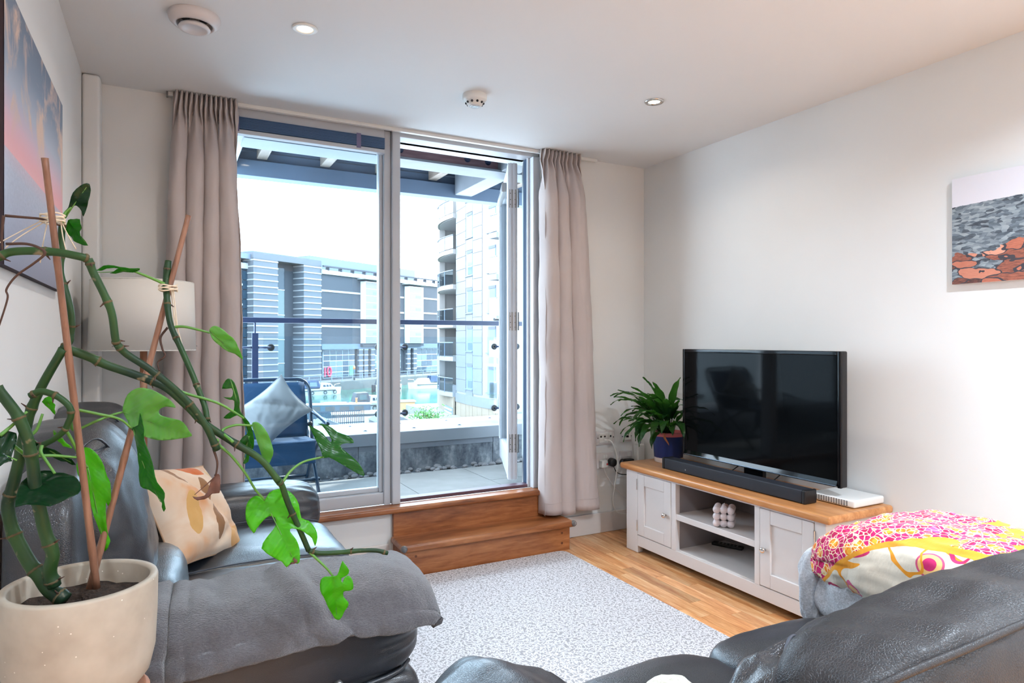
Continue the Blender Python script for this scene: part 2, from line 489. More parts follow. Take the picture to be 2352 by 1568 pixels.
# ------------------------------------------------------------------ ceiling fittings
def emis(name, col, st):
    t = NT(name); e = t.add('ShaderNodeEmission'); e.inputs[0].default_value = col; e.inputs[1].default_value = st
    t.lk(e.outputs[0], t.out.inputs[0]); MATS[name] = t.m
emis('lamp_glow', (1.0, 0.86, 0.62, 1), 6.0)
def downlight(x, y, ring, label, power=FILL_POWER, color=FILL_COLOR, group='recessed ceiling downlights'):
    o = thing('downlight', label, 'ceiling light', (x, y, ZT), group)
    MB().lathe([(0.028, -0.002), (0.031, -0.006), (0.043, -0.006), (0.046, -0.003), (0.046, 0.0), (0.028, 0.0)], (x, y, ZT), 32, cap=False).build('trim_ring', ring, o, smooth=True)
    MB().lathe([(0.0, -0.0012), (0.029, -0.0012), (0.029, -0.0004), (0, -0.0004)], (x, y, ZT), 28).build('bulb', 'lamp_glow', o)
    ld = bpy.data.lights.new('bulb_light', 'AREA'); ld.shape = 'DISK'; ld.size = 0.055; ld.energy = power; ld.color = color; ld.spread = R(150)
    lo = bpy.data.objects.new('bulb_light', ld); COL.objects.link(lo); lo.parent = o; lo.location = (0, 0, -0.008)
    return o
downlight(0.452, 2.509, 'white_plastic', 'lit downlight with white ring nearest the round air vent', 2.6, (1.0, 0.90, 0.78))
downlight(2.09, 2.483, 'chrome', 'lit downlight with chrome ring nearest the television wall', 2.6, (1.0, 0.90, 0.78))
for k, yy in enumerate((0.45, -1.6, -3.2)):  # fill lamps added out of view to brighten the room
    downlight(0.452, yy, 'white_plastic', 'added fill downlight behind the viewer', FILL_POWER * (0.45, 0.95, 0.95)[k])
    downlight(2.09, yy, 'chrome', 'added fill downlight behind the viewer', FILL_POWER * (1.15, 1.9, 1.9)[k])
v = thing('air_vent', 'round white ventilation valve on the ceiling', 'vent', (0.085, 2.60, ZT))
MB().lathe([(0.085, 0.0), (0.087, -0.008), (0.083, -0.022), (0.070, -0.034), (0.062, -0.036), (0.058, -0.030), (0.056, 0.0)], (0.085, 2.60, ZT), 40, cap=False).build('outer_ring', 'pale_plastic', v, smooth=True)
MB().lathe([(0.0, -0.047), (0.036, -0.047), (0.040, -0.050), (0.050, -0.049), (0.053, -0.044), (0.048, -0.036), (0.02, -0.03), (0.012, 0.0)], (0.085, 2.60, ZT), 40, cap=False).build('disc', 'pale_plastic', v, smooth=True)
MB().lathe([(0.0, -0.002), (0.057, -0.002), (0.057, 0), (0, 0)], (0.085, 2.60, ZT), 24).build('duct_hole', 'dark_hole', v)
v = thing('smoke_detector', 'white smoke alarm on the ceiling between the downlights', 'smoke alarm', (1.285, 2.815, ZT))
MB().lathe([(0.058, 0.0), (0.059, -0.006), (0.058, -0.020), (0.052, -0.028), (0.046, -0.031), (0.033, -0.050), (0.027, -0.054), (0.0, -0.055)], (1.285, 2.815, ZT), 40, cap=False).build('body', 'white_plastic', v, smooth=True)
for k in range(10):
    a = 2 * math.pi * k / 10 + 0.2
    rr_, zz = 0.0402, ZT - 0.0400
    MB().ball((1.285 + rr_*math.cos(a), 2.815 + rr_*math.sin(a), zz), 0.0062, 10, (1, 1, 0.9)).build('vent_hole', 'dark_hole', v, smooth=True)
MB().lathe([(0.020, -0.0545), (0.024, -0.0565), (0.027, -0.055), (0.024, -0.052)], (1.285, 2.815, ZT), 28, cap=False).build('button_ring', 'frame_white', v, smooth=True)
for k in (-1, 0, 1):
    MB().box(1.285 - 0.014, 1.285 + 0.014, 2.815 + k*0.009 - 0.0025, 2.815 + k*0.009 + 0.0025, ZT - 0.0562, ZT - 0.0545).build('grille_slot', 'metal_grey', v)
# curtain track
trk = thing('curtain_track', 'slim white curtain track fixed under the ceiling', 'curtain track', (1.2, 3.43, ZT))
MB().box(0.0, 2.43, 3.437, 3.462, ZT - 0.018, ZT).build('rail', 'white_plastic', trk, bevel=0.002)
MB().box(-0.006, 0.002, 3.434, 3.465, ZT - 0.022, ZT).build('end_cap', 'metal_grey', trk, bevel=0.002)
# ------------------------------------------------------------------ leather sofas
def leather(name, rgb, rough=0.34, spec=0.8, coat=0.28):
    t = NT(name)
    co = t.coord('Object')
    nz = t.noise(co, 3.0, 3, 0.5)
    c = s2l(rgb); t.col(t.ramp(nz.outputs[0], [(0.35, tuple(v*0.8 for v in c[:3]) + (1,)), (0.7, tuple(v*1.25 for v in c[:3]) + (1,))]))
    vr = t.voro(co, 260.0, 'DISTANCE_TO_EDGE'); 
    n2 = t.noise(co, 22.0, 4, 0.6)
    h = t.math('ADD', t.math('MULTIPLY', t.math('MINIMUM', vr.outputs['Distance'], 0.18), 2.0), t.math('MULTIPLY', n2.outputs[0], 0.8))
    t.bump(h, 0.45, 0.0018)
    t.set(rough, 0, spec, coat=coat)
    t.b.inputs['Coat Roughness'].default_value = 0.3
    MATS[name] = t.m
leather('leather', (34, 38, 46))
leather('leather_worn', (36, 35, 38), 0.46, 0.45, 0.05)
plain('stitch', (70, 76, 88), 0.5)
def wr(q, p, amp=0.008, sc=9.0, seed=0.0):
    """soft creases and hollows of stuffed leather"""
    d = fbm((p[0]*sc*0.35 + seed, p[1]*sc + seed*2, p[2]*sc*0.6), 1.0)
    return amp * d
def cushion_fn(amp=0.008, sc=8.0, seed=0.0, axis=None, post=None):
    def fn(q, p):
        p = Vector(p)
        n = Vector((q.x, q.y, q.z)).normalized()
        p += n * wr(q, p, amp, sc, seed)
        if post: p = Vector(post(q, p))
        return p
    return fn
sofa = thing('sofa', 'dark leather two-seat sofa along the left wall with a grey throw on its arm', 'sofa', (0.15, 2.45, 0), 'dark leather sofas')
MB().box(-0.28, 0.56, 1.66, 2.94, 0.035, 0.30).build('base', 'leather', sofa, bevel=0.03, seg=3)
for x in (-0.22, 0.50):
    for y in (1.72, 3.18):
        MB().lathe([(0.022, 0.0078), (0.026, 0.04)], (x, y, 0), 14).build('foot', 'black_plastic', sofa)
for k, (ya, yb) in enumerate(((1.90, 2.43), (2.43, 2.96))):
    def crown(q, p, k=k):
        p.z += 0.018 * (1 - q.x*q.x) * (1 - q.y*q.y) - 0.02 * max(0, q.x) ** 3
        return p
    sc_ = MB().superbox((0.285, (ya+yb)/2, 0.365), (0.335, (yb-ya)/2 + 0.004, 0.105), 7, 22, cushion_fn(0.007, 7, 3.1+k*5, None, crown)).build('seat_cushion', 'leather', sofa, smooth=True)
    MB().tube(catmull([(-0.02, yb - 0.05, 0.472), (0.2, yb - 0.052, 0.486), (0.45, yb - 0.052, 0.482), (0.58, yb - 0.05, 0.455)], 5), 0.0022, 6).build('seam', 'stitch', sc_, smooth=True)
    def lean(q, p, k=k):
        h = (p.z + 0.30) / 0.60
        p.x -= 0.10 * max(0, h - 0.25) ** 1.2
        p.x += 0.035 * (1 - q.y*q.y) * (1 if q.x > 0 else 0) * (0.35 + 0.65*math.sin(max(0, min(1, h)) * math.pi))
        p.z -= 0.10 * abs(q.y) ** 2.4 * max(0, q.z)
        return p
    bc = MB().superbox((-0.175, (ya+yb)/2 - 0.005, 0.708), (0.125, (yb-ya)/2 + 0.012, 0.305), 4.2, 26, cushion_fn(0.012, 6, 1.7+k*4, None, lean)).build('back_cushion', 'leather', sofa, smooth=True)
    MB().tube(catmull([(-0.24, ya + 0.03, 0.90), (-0.17, ya + 0.075, 0.985), (-0.125, ya + 0.15, 0.93), (-0.085, ya + 0.22, 0.83), (-0.06, ya + 0.26, 0.70), (-0.045, ya + 0.23, 0.60)], 6), 0.003, 6).build('piping', 'leather', bc, smooth=True)
    MB().superbox((-0.065, (ya+yb)/2, 0.525), (0.115, (yb-ya)/2 - 0.01, 0.085), 3.2, 18, cushion_fn(0.008, 8, 6.1+k*3)).build('lumbar_roll', 'leather', sofa, smooth=True)
MB().superbox((-0.235, 2.28, 0.50), (0.072, 0.66, 0.44), 9, 16, cushion_fn(0.006, 5, 9)).build('back_frame', 'leather', sofa, smooth=True)
def arm_post(q, p):
    # gathers at the rounded front end
    if q.x > 0.55:
        a = math.atan2(q.z, q.y)
        p += Vector((0, q.y, q.z)) * 0.010 * math.sin(a * 17) * ((q.x - 0.55) / 0.45)
    return p
for y0, nm in ((1.745, 0), (3.115, 1)):
    ar = MB().superbox((0.315 if nm else 0.225, y0, 0.475), (0.305 if nm else 0.375, 0.155, 0.125), 3.4, 30, cushion_fn(0.006, 7, 2.2+nm, None, arm_post)).build('arm', 'leather', sofa, smooth=True)
    MB().superbox((0.305 if nm else 0.20, y0, 0.20), (0.29 if nm else 0.395, 0.14, 0.19), 8, 16, cushion_fn(0.006, 5, 4.4+nm)).build('arm_panel', 'leather', ar, smooth=True)
    MB().tube(catmull([(0.04 if nm else -0.10, y0 - 0.142, 0.385), (0.2, y0 - 0.152, 0.375), (0.42, y0 - 0.148, 0.385), (0.52, y0 - 0.125, 0.388), (0.565, y0 - 0.085, 0.392)], 6), 0.006, 8).build('piping', 'leather', ar, smooth=True)
lvr = MB().tube([(0.36, 1.605, 0.405), (0.36, 1.575, 0.415)], 0.006, 10).build('recliner_lever', 'metal_grey', sofa, smooth=True)
MB().ball((0.36, 1.568, 0.418), 0.011, 12).build('lever_knob', 'metal_grey', lvr, smooth=True)
# sofa in front of the viewer
s2 = thing('sofa', 'dark leather sofa in the foreground seen from behind its tall back', 'sofa', (1.2, 0.85, 0), 'dark leather sofas')
MB().box(0.52, 1.96, 0.50, 1.22, 0.035, 0.30).build('base', 'leather', s2, bevel=0.03, seg=3)
for x in (0.58, 1.9):
    for y in (0.55, 1.16):
        MB().lathe([(0.022, 0.0078), (0.026, 0.04)], (x, y, 0), 14).build('foot', 'black_plastic', s2)
for k, (xa, xb) in enumerate(((0.77, 1.205), (1.205, 1.65))):
    def front(q, p):
        p.z += 0.012 * (1 - q.x*q.x) * (1 - q.y*q.y)
        return p
    MB().superbox(((xa+xb)/2, 0.935, 0.365), ((xb-xa)/2 + 0.004, 0.345, 0.105), 6, 18, cushion_fn(0.007, 8, 5.5+k, None, front)).build('seat_cushion', 'leather', s2, smooth=True)
def bulge_arm(q, p):
    p.z += 0.02 * math.exp(-((p.x + 0.03) / 0.09) ** 2) + 0.012 * math.sin(p.x * 38 + p.y * 6) * max(0, q.z) * (0.5 + 0.5*q.y)
    return p
for x0, k in ((0.56, 0), (1.82, 1)):
    a2 = MB().superbox((x0, 0.885, 0.478), (0.172, 0.385, 0.125), 3.0, 30, cushion_fn(0.008, 9, 7.7+k, None, bulge_arm)).build('arm', 'leather', s2, smooth=True)
    MB().superbox((x0, 0.87, 0.20), (0.14, 0.39, 0.19), 8, 14, cushion_fn(0.006, 5, 8.8+k)).build('arm_panel', 'leather', a2, smooth=True)
def head_post(q, p):
    # long creases running down from the seam
    p.z += 0.007 * math.sin(p.x * 26 + 9 * p.y + 1.5*math.sin(p.x*9)) * max(0, q.z) * (1 - abs(q.y)) + 0.003*math.sin(p.x*70 + p.y*30)*max(0, q.z)*max(0, 0.3 - q.x)
    return p
bk = MB().superbox((1.24, 0.555, 0.725), (0.53, 0.115, 0.135), 3.6, 36, cushion_fn(0.007, 8, 3.9, None, head_post)).build('head_cushion', 'leather_worn', s2, smooth=True)
MB().tube(catmull([(0.725, 0.50, 0.80), (0.755, 0.475, 0.833), (0.90, 0.468, 0.842), (1.10, 0.470, 0.845), (1.30, 0.468, 0.843), (1.60, 0.47, 0.842), (1.73, 0.48, 0.82)], 7), 0.0055, 8).build('piping', 'leather_worn', bk, smooth=True)
def lumb(q, p):
    p.z += 0.014 * math.sin(p.x * 34 + p.y * 22 + 2*math.sin(p.x*11)) * max(0, q.z) + 0.012 * math.sin(p.y * 60 + p.x * 9) * max(0, -q.x)
    return p
lb = MB().superbox((1.22, 0.735, 0.575), (0.44, 0.125, 0.155), 3.0, 34, cushion_fn(0.014, 10, 6.6, None, lumb)).build('lumbar_cushion', 'leather', s2, smooth=True)
MB().tube(catmull([(0.80, 0.66, 0.60), (0.82, 0.69, 0.66), (0.88, 0.73, 0.715), (0.96, 0.78, 0.72), (1.05, 0.83, 0.68)], 6), 0.003, 6).build('seam', 'stitch', lb, smooth=True)
MB().superbox((1.24, 0.50, 0.42), (0.60, 0.07, 0.36), 9, 16, cushion_fn(0.006, 5, 1.2)).build('back_frame', 'leather', s2, smooth=True)
# ------------------------------------------------------------------ throws and cushions
def fleece(name, rgb, rough=0.95, bs=230.0, strength=0.9, streak=(1, 1, 1)):
    t = NT(name); co = t.coord('Object', streak)
    n1 = t.noise(co, 5.0, 4, 0.6); n2 = t.noise(co, bs, 3, 0.7)
    c = s2l(rgb)
    m = t.math('ADD', t.math('MULTIPLY', n1.outputs[0], 0.5), t.math('MULTIPLY', n2.outputs[0], 0.5))
    t.col(t.ramp(m, [(0.3, tuple(v*0.55 for v in c[:3]) + (1,)), (0.7, tuple(min(1, v*1.45) for v in c[:3]) + (1,))]))
    t.set(rough, 0, 0.2, sheen=0.6); t.bump(n2.outputs[0], strength, 0.006)
    MATS[name] = t.m
fleece('grey_fleece', (104, 102, 106), streak=(0.6, 1.6, 1.6))
fleece('silver_fleece', (196, 198, 204), bs=160, strength=0.5)
fleece('cream_fleece', (224, 216, 200), bs=160, strength=0.6)
# grey throw laid over the near arm: cross-section swept along the arm
th = thing('throw_blanket', 'thick grey fleece throw draped over the near arm of the left sofa', 'blanket', (0.28, 1.72, 0.30))
def throw_pt(u, v, off=0.0, drop=0.0):
    # u along arm 0..1 (x), v across 0..1 from the seat side over the top and down the near side
    x = -0.085 + 0.705 * u
    cy, cz, ry, rz = 1.745, 0.468, 0.168 + off, 0.142 + off
    endr = max(0.0, (u - 0.86) / 0.14)
    sh = math.sqrt(max(0.0, 1 - endr*endr)) * 0.55 + 0.45 if endr > 0 else 1.0
    if v < 0.12:
        a = math.pi * 0.08; y = cy + ry * math.cos(a); z = cz + rz * math.sin(a) - (0.12 - v) / 0.12 * 0.03
    elif v < 0.80:
        a = math.pi * (0.08 + (0.80 + 0.015*math.sin(u*8)) * (v - 0.12) / 0.68)
        ca, sa = math.cos(a), math.sin(a)
        e = 0.75
        y = cy + ry * math.copysign(abs(ca) ** e, ca); z = cz + rz * sh * abs(sa) ** e
    else:
        a = math.pi * (0.88 + 0.015*math.sin(u*8)); ca, sa = math.cos(a), math.sin(a)
        y = cy - ry * abs(ca) ** 0.75 - 0.012 * math.sin((v - 0.8) / 0.2 * 2); z = cz + rz * sh * sa ** 0.75 - (v - 0.80) / 0.20 * (0.035 + drop) * (1 - 0.8*endr)
    w1 = fbm((x * 7, y * 5, z * 5), 1.0) * 0.009
    fold = (0.016 * math.exp(-((u - 0.34 - 0.30 * v) / 0.035) ** 2) + 0.008 * math.exp(-((u - 0.62 + 0.2 * v) / 0.06) ** 2)) * (1 if v > 0.45 else 0.3)
    gather = 0.016 * math.sin(u * 120 + v * 3) * math.exp(-(u / 0.13) ** 2)
    k = w1 + fold + gather
    ny, nz = (y - cy) / ry, (z - cz) / rz
    return (x + 0.02 * math.sin(v * 6) * (1 if u < 0.02 else 0.3), y + ny * k, z + nz * k * (1 if z > cz else 0.2) + 0.020)
MB().grid(throw_pt, 90, 60).build('cloth', 'grey_fleece', th, smooth=True, solid=0.034)
MB().grid(lambda u, v: (throw_pt(u*0.10, v, 0.016, 0.14)[0] - 0.02 - 0.02*v, throw_pt(u*0.10, v, 0.016, 0.14)[1] - 0.01*math.sin(u*3), throw_pt(u*0.10, v, 0.020, 0.14)[2] - 0.01*v), 20, 50).build('folded_edge', 'grey_fleece', th, smooth=True, solid=0.016)
MB().grid(lambda u, v: (throw_pt(u*0.07, v, 0.008, 0.2)[0] - 0.055 - 0.015*v, throw_pt(u*0.07, v, 0.008, 0.2)[1], throw_pt(u*0.07, v, 0.012, 0.2)[2] - 0.02*v - 0.02), 14, 40).build('folded_edge', 'grey_fleece', th, smooth=True, solid=0.016)
# beige cushion with painted leaf shapes
t = NT('cushion_print')
co = t.coord('UV'); sp = t.add('ShaderNodeSeparateXYZ'); t.lk(co, sp.inputs[0])
u_, v_ = sp.outputs[0], sp.outputs[1]
nz = t.noise(co, 2.6, 3, 0.5, 0.4)
base = t.ramp(nz.outputs[0], [(0.30, s2l((224, 158, 108))), (0.42, s2l((226, 192, 162))), (0.62, s2l((234, 212, 190)))])
def ell(cx, cy, rx, ry, rot):
    m = t.add('ShaderNodeMapping', vector_type='TEXTURE'); m.inputs['Location'].default_value = (cx, cy, 0); m.inputs['Rotation'].default_value = (0, 0, R(rot)); m.inputs['Scale'].default_value = (rx, ry, 1)
    t.lk(co, m.inputs[0])
    return t.math('LESS_THAN', t.vmath('LENGTH', m.outputs[0]), 1.0)
c = t.mix(ell(0.30, 0.42, 0.085, 0.22, -12), base, s2l((216, 168, 104)))
c = t.mix(ell(0.92, 0.72, 0.07, 0.2, 20), c, s2l((226, 190, 140)))
c = t.mix(ell(0.86, 0.12, 0.14, 0.11, 30), c, s2l((222, 170, 112)))
c = t.mix(ell(0.60, 0.92, 0.16, 0.09, -20), c, s2l((216, 110, 44)))
c = t.mix(ell(0.58, 0.30, 0.055, 0.19, -8), c, s2l((150, 108, 74)))
c = t.mix(ell(0.60, 0.64, 0.05, 0.15, 6), c, s2l((158, 116, 82)))
c = t.mix(ell(0.34, 0.86, 0.04, 0.14, 14), c, s2l((166, 122, 90)))
t.col(c); t.set(0.9, 0, 0.2, sheen=0.3); n2 = t.noise(t.coord('Object'), 500, 2, 0.5); t.bump(n2.outputs[0], 0.2, 0.001)
MATS['cushion_print'] = t.m
plain('cushion_back', (170, 136, 108), 0.9, sheen=0.3)
def pillow(name, mats, parent, c, wx, wy, th_, M, seed=0, n=36, pinch=0.07):
    """square pillow; local x,y in plane, z thickness; M 3x3 world"""
    cv = Vector(c)
    for sgn, nm, mt in ((1, 'front', mats[0]), (-1, 'back', mats[1])):
        def fn(u, v):
            a, b = u*2-1, v*2-1
            x = a * wx * (1 - pinch * (1 - abs(b)**2.0) * abs(a)); y = b * wy * (1 - pinch * (1 - abs(a)**2.0) * abs(b))
            h = th_ * ((1 - abs(a)**2.6) * (1 - abs(b)**2.6)) ** 0.55
            h += 0.010 * fbm((x*9+seed, y*9, seed), 1.0) * (1 - abs(a)**4) * (1 - abs(b)**4)
            h -= 0.020 * math.exp(-((a*0.8 + b*0.6 - 0.25) / 0.10) ** 2) * (1-abs(a)**3)*(1-abs(b)**3)
            h -= 0.016 * math.exp(-((a*0.5 - b*0.85 - 0.75) / 0.09) ** 2) * (1-abs(a)**3)*(1-abs(b)**3)
            return cv + M @ Vector((x, y, sgn * max(h, 0.001)))
        g = MB().grid(fn, n, n)
        if sgn < 0: g.f = [tuple(reversed(q)) for q in g.f]
        g.build(nm, mt, parent, smooth=True)
    rim = [cv + M @ Vector((wx*a*(1-pinch*(1-b*b)*abs(a)), wy*b*(1-pinch*(1-a*a)*abs(b)), 0)) for a, b in [(-1+2*i/10, -1) for i in range(10)] + [(1, -1+2*i/10) for i in range(10)] + [(1-2*i/10, 1) for i in range(10)] + [(-1, 1-2*i/10) for i in range(11)]]
    MB().tube(rim, 0.0035, 6, cap=False).build('piping', mats[1], parent, smooth=True)
cu = thing('cushion', 'beige cushion printed with tan and orange leaf shapes on the left sofa', 'cushion', (0.10, 2.72, 0.46))
ex = Vector((0.58, 0.80, -0.16)).normalized(); nn = Vector((0.62, -0.55, 0.56)); nn = (nn - ex * nn.dot(ex)).normalized(); ey = nn.cross(ex)
pillow('cushion', ('cushion_print', 'cushion_back'), cu, (0.070, 2.60, 0.625), 0.205, 0.185, 0.075, Matrix((ex, ey, nn)).transposed(), 2)
# throws heaped over the right arm of the foreground sofa
fb = thing('throw_blanket', 'folded pale grey fleece throw hanging over the foreground sofa arm', 'blanket', (1.80, 1.0, 0.45))
def drape(q, p):
    p += Vector((q.x, q.y, q.z)) * (0.02 * fbm((p.x*6, p.y*6, p.z*3), 1.0) + 0.010 * math.sin(p.x*22 + p.z*6) * max(0, q.y))
    return p
MB().superbox((1.80, 0.985, 0.525), (0.185, 0.315, 0.105), 3.4, 30, drape).build('fold', 'silver_fleece', fb, smooth=True)
MB().superbox((1.685, 1.275, 0.515), (0.075, 0.045, 0.115), 2.6, 18, drape).build('hanging_end', 'silver_fleece', fb, smooth=True)
MB().superbox((1.80, 1.275, 0.52), (0.085, 0.04, 0.11), 2.6, 18, drape).build('hanging_end', 'silver_fleece', fb, smooth=True)
# printed quilt: magenta flowered border, cream field with stems
t = NT('quilt_print')
co = t.coord('Object'); sp = t.add('ShaderNodeSeparateXYZ'); t.lk(co, sp.inputs[0])
X_, Y_, Z_ = sp.outputs[0], sp.outputs[1], sp.outputs[2]
yc = t.math('MAXIMUM', t.math('SUBTRACT', Y_, 0.00), 0.0)
lim = t.math('SUBTRACT', 0.172, t.math('MULTIPLY', t.math('POWER', yc, 2.0), 2.1))
wob = t.noise(co, 18, 2, 0.5)
band = t.math('GREATER_THAN', t.math('ADD', Z_, t.math('MULTIPLY', wob.outputs[0], 0.01)), t.math('ADD', lim, 0.004))
edge = t.math('LESS_THAN', t.math('ABSOLUTE', t.math('SUBTRACT', t.math('ADD', Z_, t.math('MULTIPLY', wob.outputs[0], 0.01)), lim)), 0.007)
vo = t.voro(co, 26.0); fl_ = t.ramp(vo.outputs['Distance'], [(0.0, s2l((252, 178, 60))), (0.22, s2l((238, 128, 40))), (0.36, s2l((250, 222, 170))), (0.42, s2l((206, 40, 110))), (0.62, s2l((186, 24, 80))), (0.8, s2l((226, 90, 150)))], 'CONSTANT')
vo2 = t.voro(co, 60.0, 'DISTANCE_TO_EDGE'); lines = t.math('LESS_THAN', vo2.outputs['Distance'], 0.05)
bandc = t.mix(lines, fl_, s2l((248, 226, 190)))
n3 = t.noise(co, 6.5, 1, 0.4, 0.6); vine = t.math('LESS_THAN', t.math('ABSOLUTE', t.math('SUBTRACT', n3.outputs[0], 0.5)), 0.016)
n4 = t.noise(t.coord('Object', (1.3, 0.8, 1.1), (0.5, 0.9, 0.3)), 6.0, 1, 0.4, 0.5); vine2 = t.math('LESS_THAN', t.math('ABSOLUTE', t.math('SUBTRACT', n4.outputs[0], 0.47)), 0.014)
vo3 = t.voro(co, 6.5); med = t.ramp(vo3.outputs['Distance'], [(0, s2l((206, 50, 110))), (0.10, s2l((244, 200, 130))), (0.17, s2l((214, 90, 130))), (0.20, s2l((228, 216, 198)))], 'CONSTANT')
field = t.mix(vine, med, s2l((238, 156, 48))); field = t.mix(vine2, field, s2l((208, 56, 108)))
c = t.mix(band, field, bandc); c = t.mix(edge, c, s2l((240, 164, 56)))
t.col(c); t.set(0.9, 0, 0.2, sheen=0.2); n5 = t.noise(t.coord('Object', (1, 3, 1)), 30, 3, 0.5); t.bump(n5.outputs[0], 0.35, 0.006)
MATS['quilt_print'] = t.m
def quilt_post(q, p):
    p += Vector((q.x, q.y, q.z)) * (0.012 * fbm((p.x*8, p.y*9, p.z*8), 1.0) + 0.004*math.sin(p.y*60 + p.x*20)*max(0, q.z))
    p.z -= 0.07 * max(0, q.y) ** 3 * (1 if q.z > 0 else 0.6)
    p.z -= 0.02 * max(0, -q.y)
    return p
qo = MB().superbox((1.825, 0.905, 0.645), (0.245, 0.405, 0.112), 3.2, 40, quilt_post)
qo = qo.build('quilt', 'quilt_print', None, smooth=True)
ORGQ = ORG[qo.name]
tag(qo, 'quilted throw with magenta and orange flowered border on the foreground sofa arm', 'quilt')
qm = qo.data
qm.transform(Matrix.Translation((qo.location.x - 1.83, qo.location.y - 0.92, qo.location.z - 0.575))); qo.location = (1.83, 0.92, 0.575)
cf = thing('throw_blanket', 'cream fleece throw lying on the foreground sofa seat', 'blanket', (0.96, 0.98, 0.47))
MB().superbox((0.905, 0.985, 0.480), (0.13, 0.13, 0.020), 2.6, 18, drape).build('fold', 'cream_fleece', cf, smooth=True)
# ------------------------------------------------------------------ rug
t = NT('rug_leaf')
co = t.coord('Object')
big = t.noise(co, 3.0, 2, 0.5)
def leafs(scale, seed, ax, ay):
    m = t.add('ShaderNodeMapping'); m.inputs['Location'].default_value = (seed, seed*0.7, 0.0); t.lk(co, m.inputs[0])
    vr = t.voro(m.outputs[0], scale); vr.voronoi_dimensions = '2D'
    d = t.vmath('SUBTRACT', t.vmath('SCALE', m.outputs[0]), vr.outputs['Position'])
    rt = t.add('ShaderNodeVectorRotate', rotation_type='Z_AXIS'); t.lk(d, rt.inputs['Vector'])
    spc = t.add('ShaderNodeSeparateColor'); t.lk(vr.outputs['Color'], spc.inputs[0])
    t.lk(t.math('MULTIPLY', spc.outputs[0], 6.283), rt.inputs['Angle'])
    s_ = t.add('ShaderNodeSeparateXYZ'); t.lk(rt.outputs[0], s_.inputs[0])
    px = t.math('MULTIPLY', s_.outputs[0], 1/ax); py = t.math('MULTIPLY', s_.outputs[1], 1/ay)
    e = t.math('ADD', t.math('POWER', t.math('ABSOLUTE', px), 1.5), t.math('ABSOLUTE', py))
    return t.math('LESS_THAN', e, 1.0)
a1 = leafs(60.0, 0.0, 0.0115, 0.0030); a2 = leafs(66.0, 3.37, 0.0115, 0.0028); a3 = leafs(54.0, 8.1, 0.013, 0.0026)
mk = t.math('MAXIMUM', a1, t.math('MAXIMUM', a2, a3))
wv = t.noise(t.coord('Object', (1, 1, 1)), 420, 2, 0.5)
c = t.mix(mk, s2l((170, 166, 168)), s2l((224, 221, 224)))
t.col(c); t.set(0.9, 0, 0.25); t.bump(t.math('ADD', t.math('MULTIPLY', wv.outputs[0], 0.6), t.math('MULTIPLY', mk, 0.5)), 0.3, 0.002)
MATS['rug_leaf'] = t.m
rp = []
for cx_, cy_, a0 in ((2.02, 3.215, 0), (0.35, 3.215, 90), (0.35, 0.95, 180), (2.02, 0.95, 270)):
    for k in range(5):
        a = R(a0 + 90 * k / 4); rp.append((cx_ + 0.045 * math.cos(a), cy_ + 0.045 * math.sin(a)))
tag(MB().prism(rp, 0.0005, 0.0075).build('rug', 'rug_leaf'), 'pale grey rug with small leaf pattern in front of the oak step', 'rug')
# ------------------------------------------------------------------ television unit
plain('unit_paint', (222, 215, 212), 0.45, var=0.02, vscale=4)
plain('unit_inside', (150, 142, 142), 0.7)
UX = 2.43
tu = thing('tv_unit', 'low cream television cabinet with oak top against the right wall', 'cabinet', (2.63, 2.47, 0))
top = MB().box(2.405, 2.838, 1.765, 3.175, 0.476, 0.512).build('worktop', 'oak_top', tu, bevel=0.012, seg=3)
for bx_ in ((UX, 2.47, 3.035, 3.14), (UX, 2.47, 1.80, 1.855), (2.79, 2.83, 3.08, 3.14), (2.79, 2.83, 1.80, 1.855)):
    MB().box(*bx_, 0, 0.477).build('leg', 'unit_paint', tu, bevel=0.004)
MB().box(UX, UX + 0.025, 1.855, 3.035, 0.042, 0.104).build('bottom_rail', 'unit_paint', tu, bevel=0.002)
MB().box(UX, UX + 0.025, 1.855, 3.035, 0.466, 0.477).build('top_rail', 'unit_paint', tu)
for ya, yb in ((2.712, 2.746), (2.144, 2.176)):
    MB().box(UX, UX + 0.03, ya, yb, 0.104, 0.466).build('post', 'unit_paint', tu, bevel=0.002)
for ya, yb in ((2.72, 2.74), (2.15, 2.17)):
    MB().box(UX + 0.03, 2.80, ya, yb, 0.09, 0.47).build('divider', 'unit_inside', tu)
MB().box(UX + 0.004, 2.80, 2.17, 2.72, 0.270, 0.302).build('shelf', 'unit_paint', tu, bevel=0.002)
MB().box(UX + 0.02, 2.80, 1.85, 3.08, 0.085, 0.106).build('floor_board', 'unit_paint', tu)
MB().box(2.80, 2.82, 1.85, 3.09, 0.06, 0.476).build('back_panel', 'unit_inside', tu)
MB().box(2.46, 2.80, 3.09, 3.115, 0.05, 0.476).build('side_panel', 'unit_paint', tu)
sp_ = MB().box(2.46, 2.80, 1.815, 1.832, 0.05, 0.476).build('side_panel', 'unit_paint', tu)
for z_ in ((0.415, 0.476), (0.06, 0.12)):
    MB().box(2.47, 2.79, 1.802, 1.816, *z_).build('side_rail', 'unit_paint', sp_, bevel=0.002)
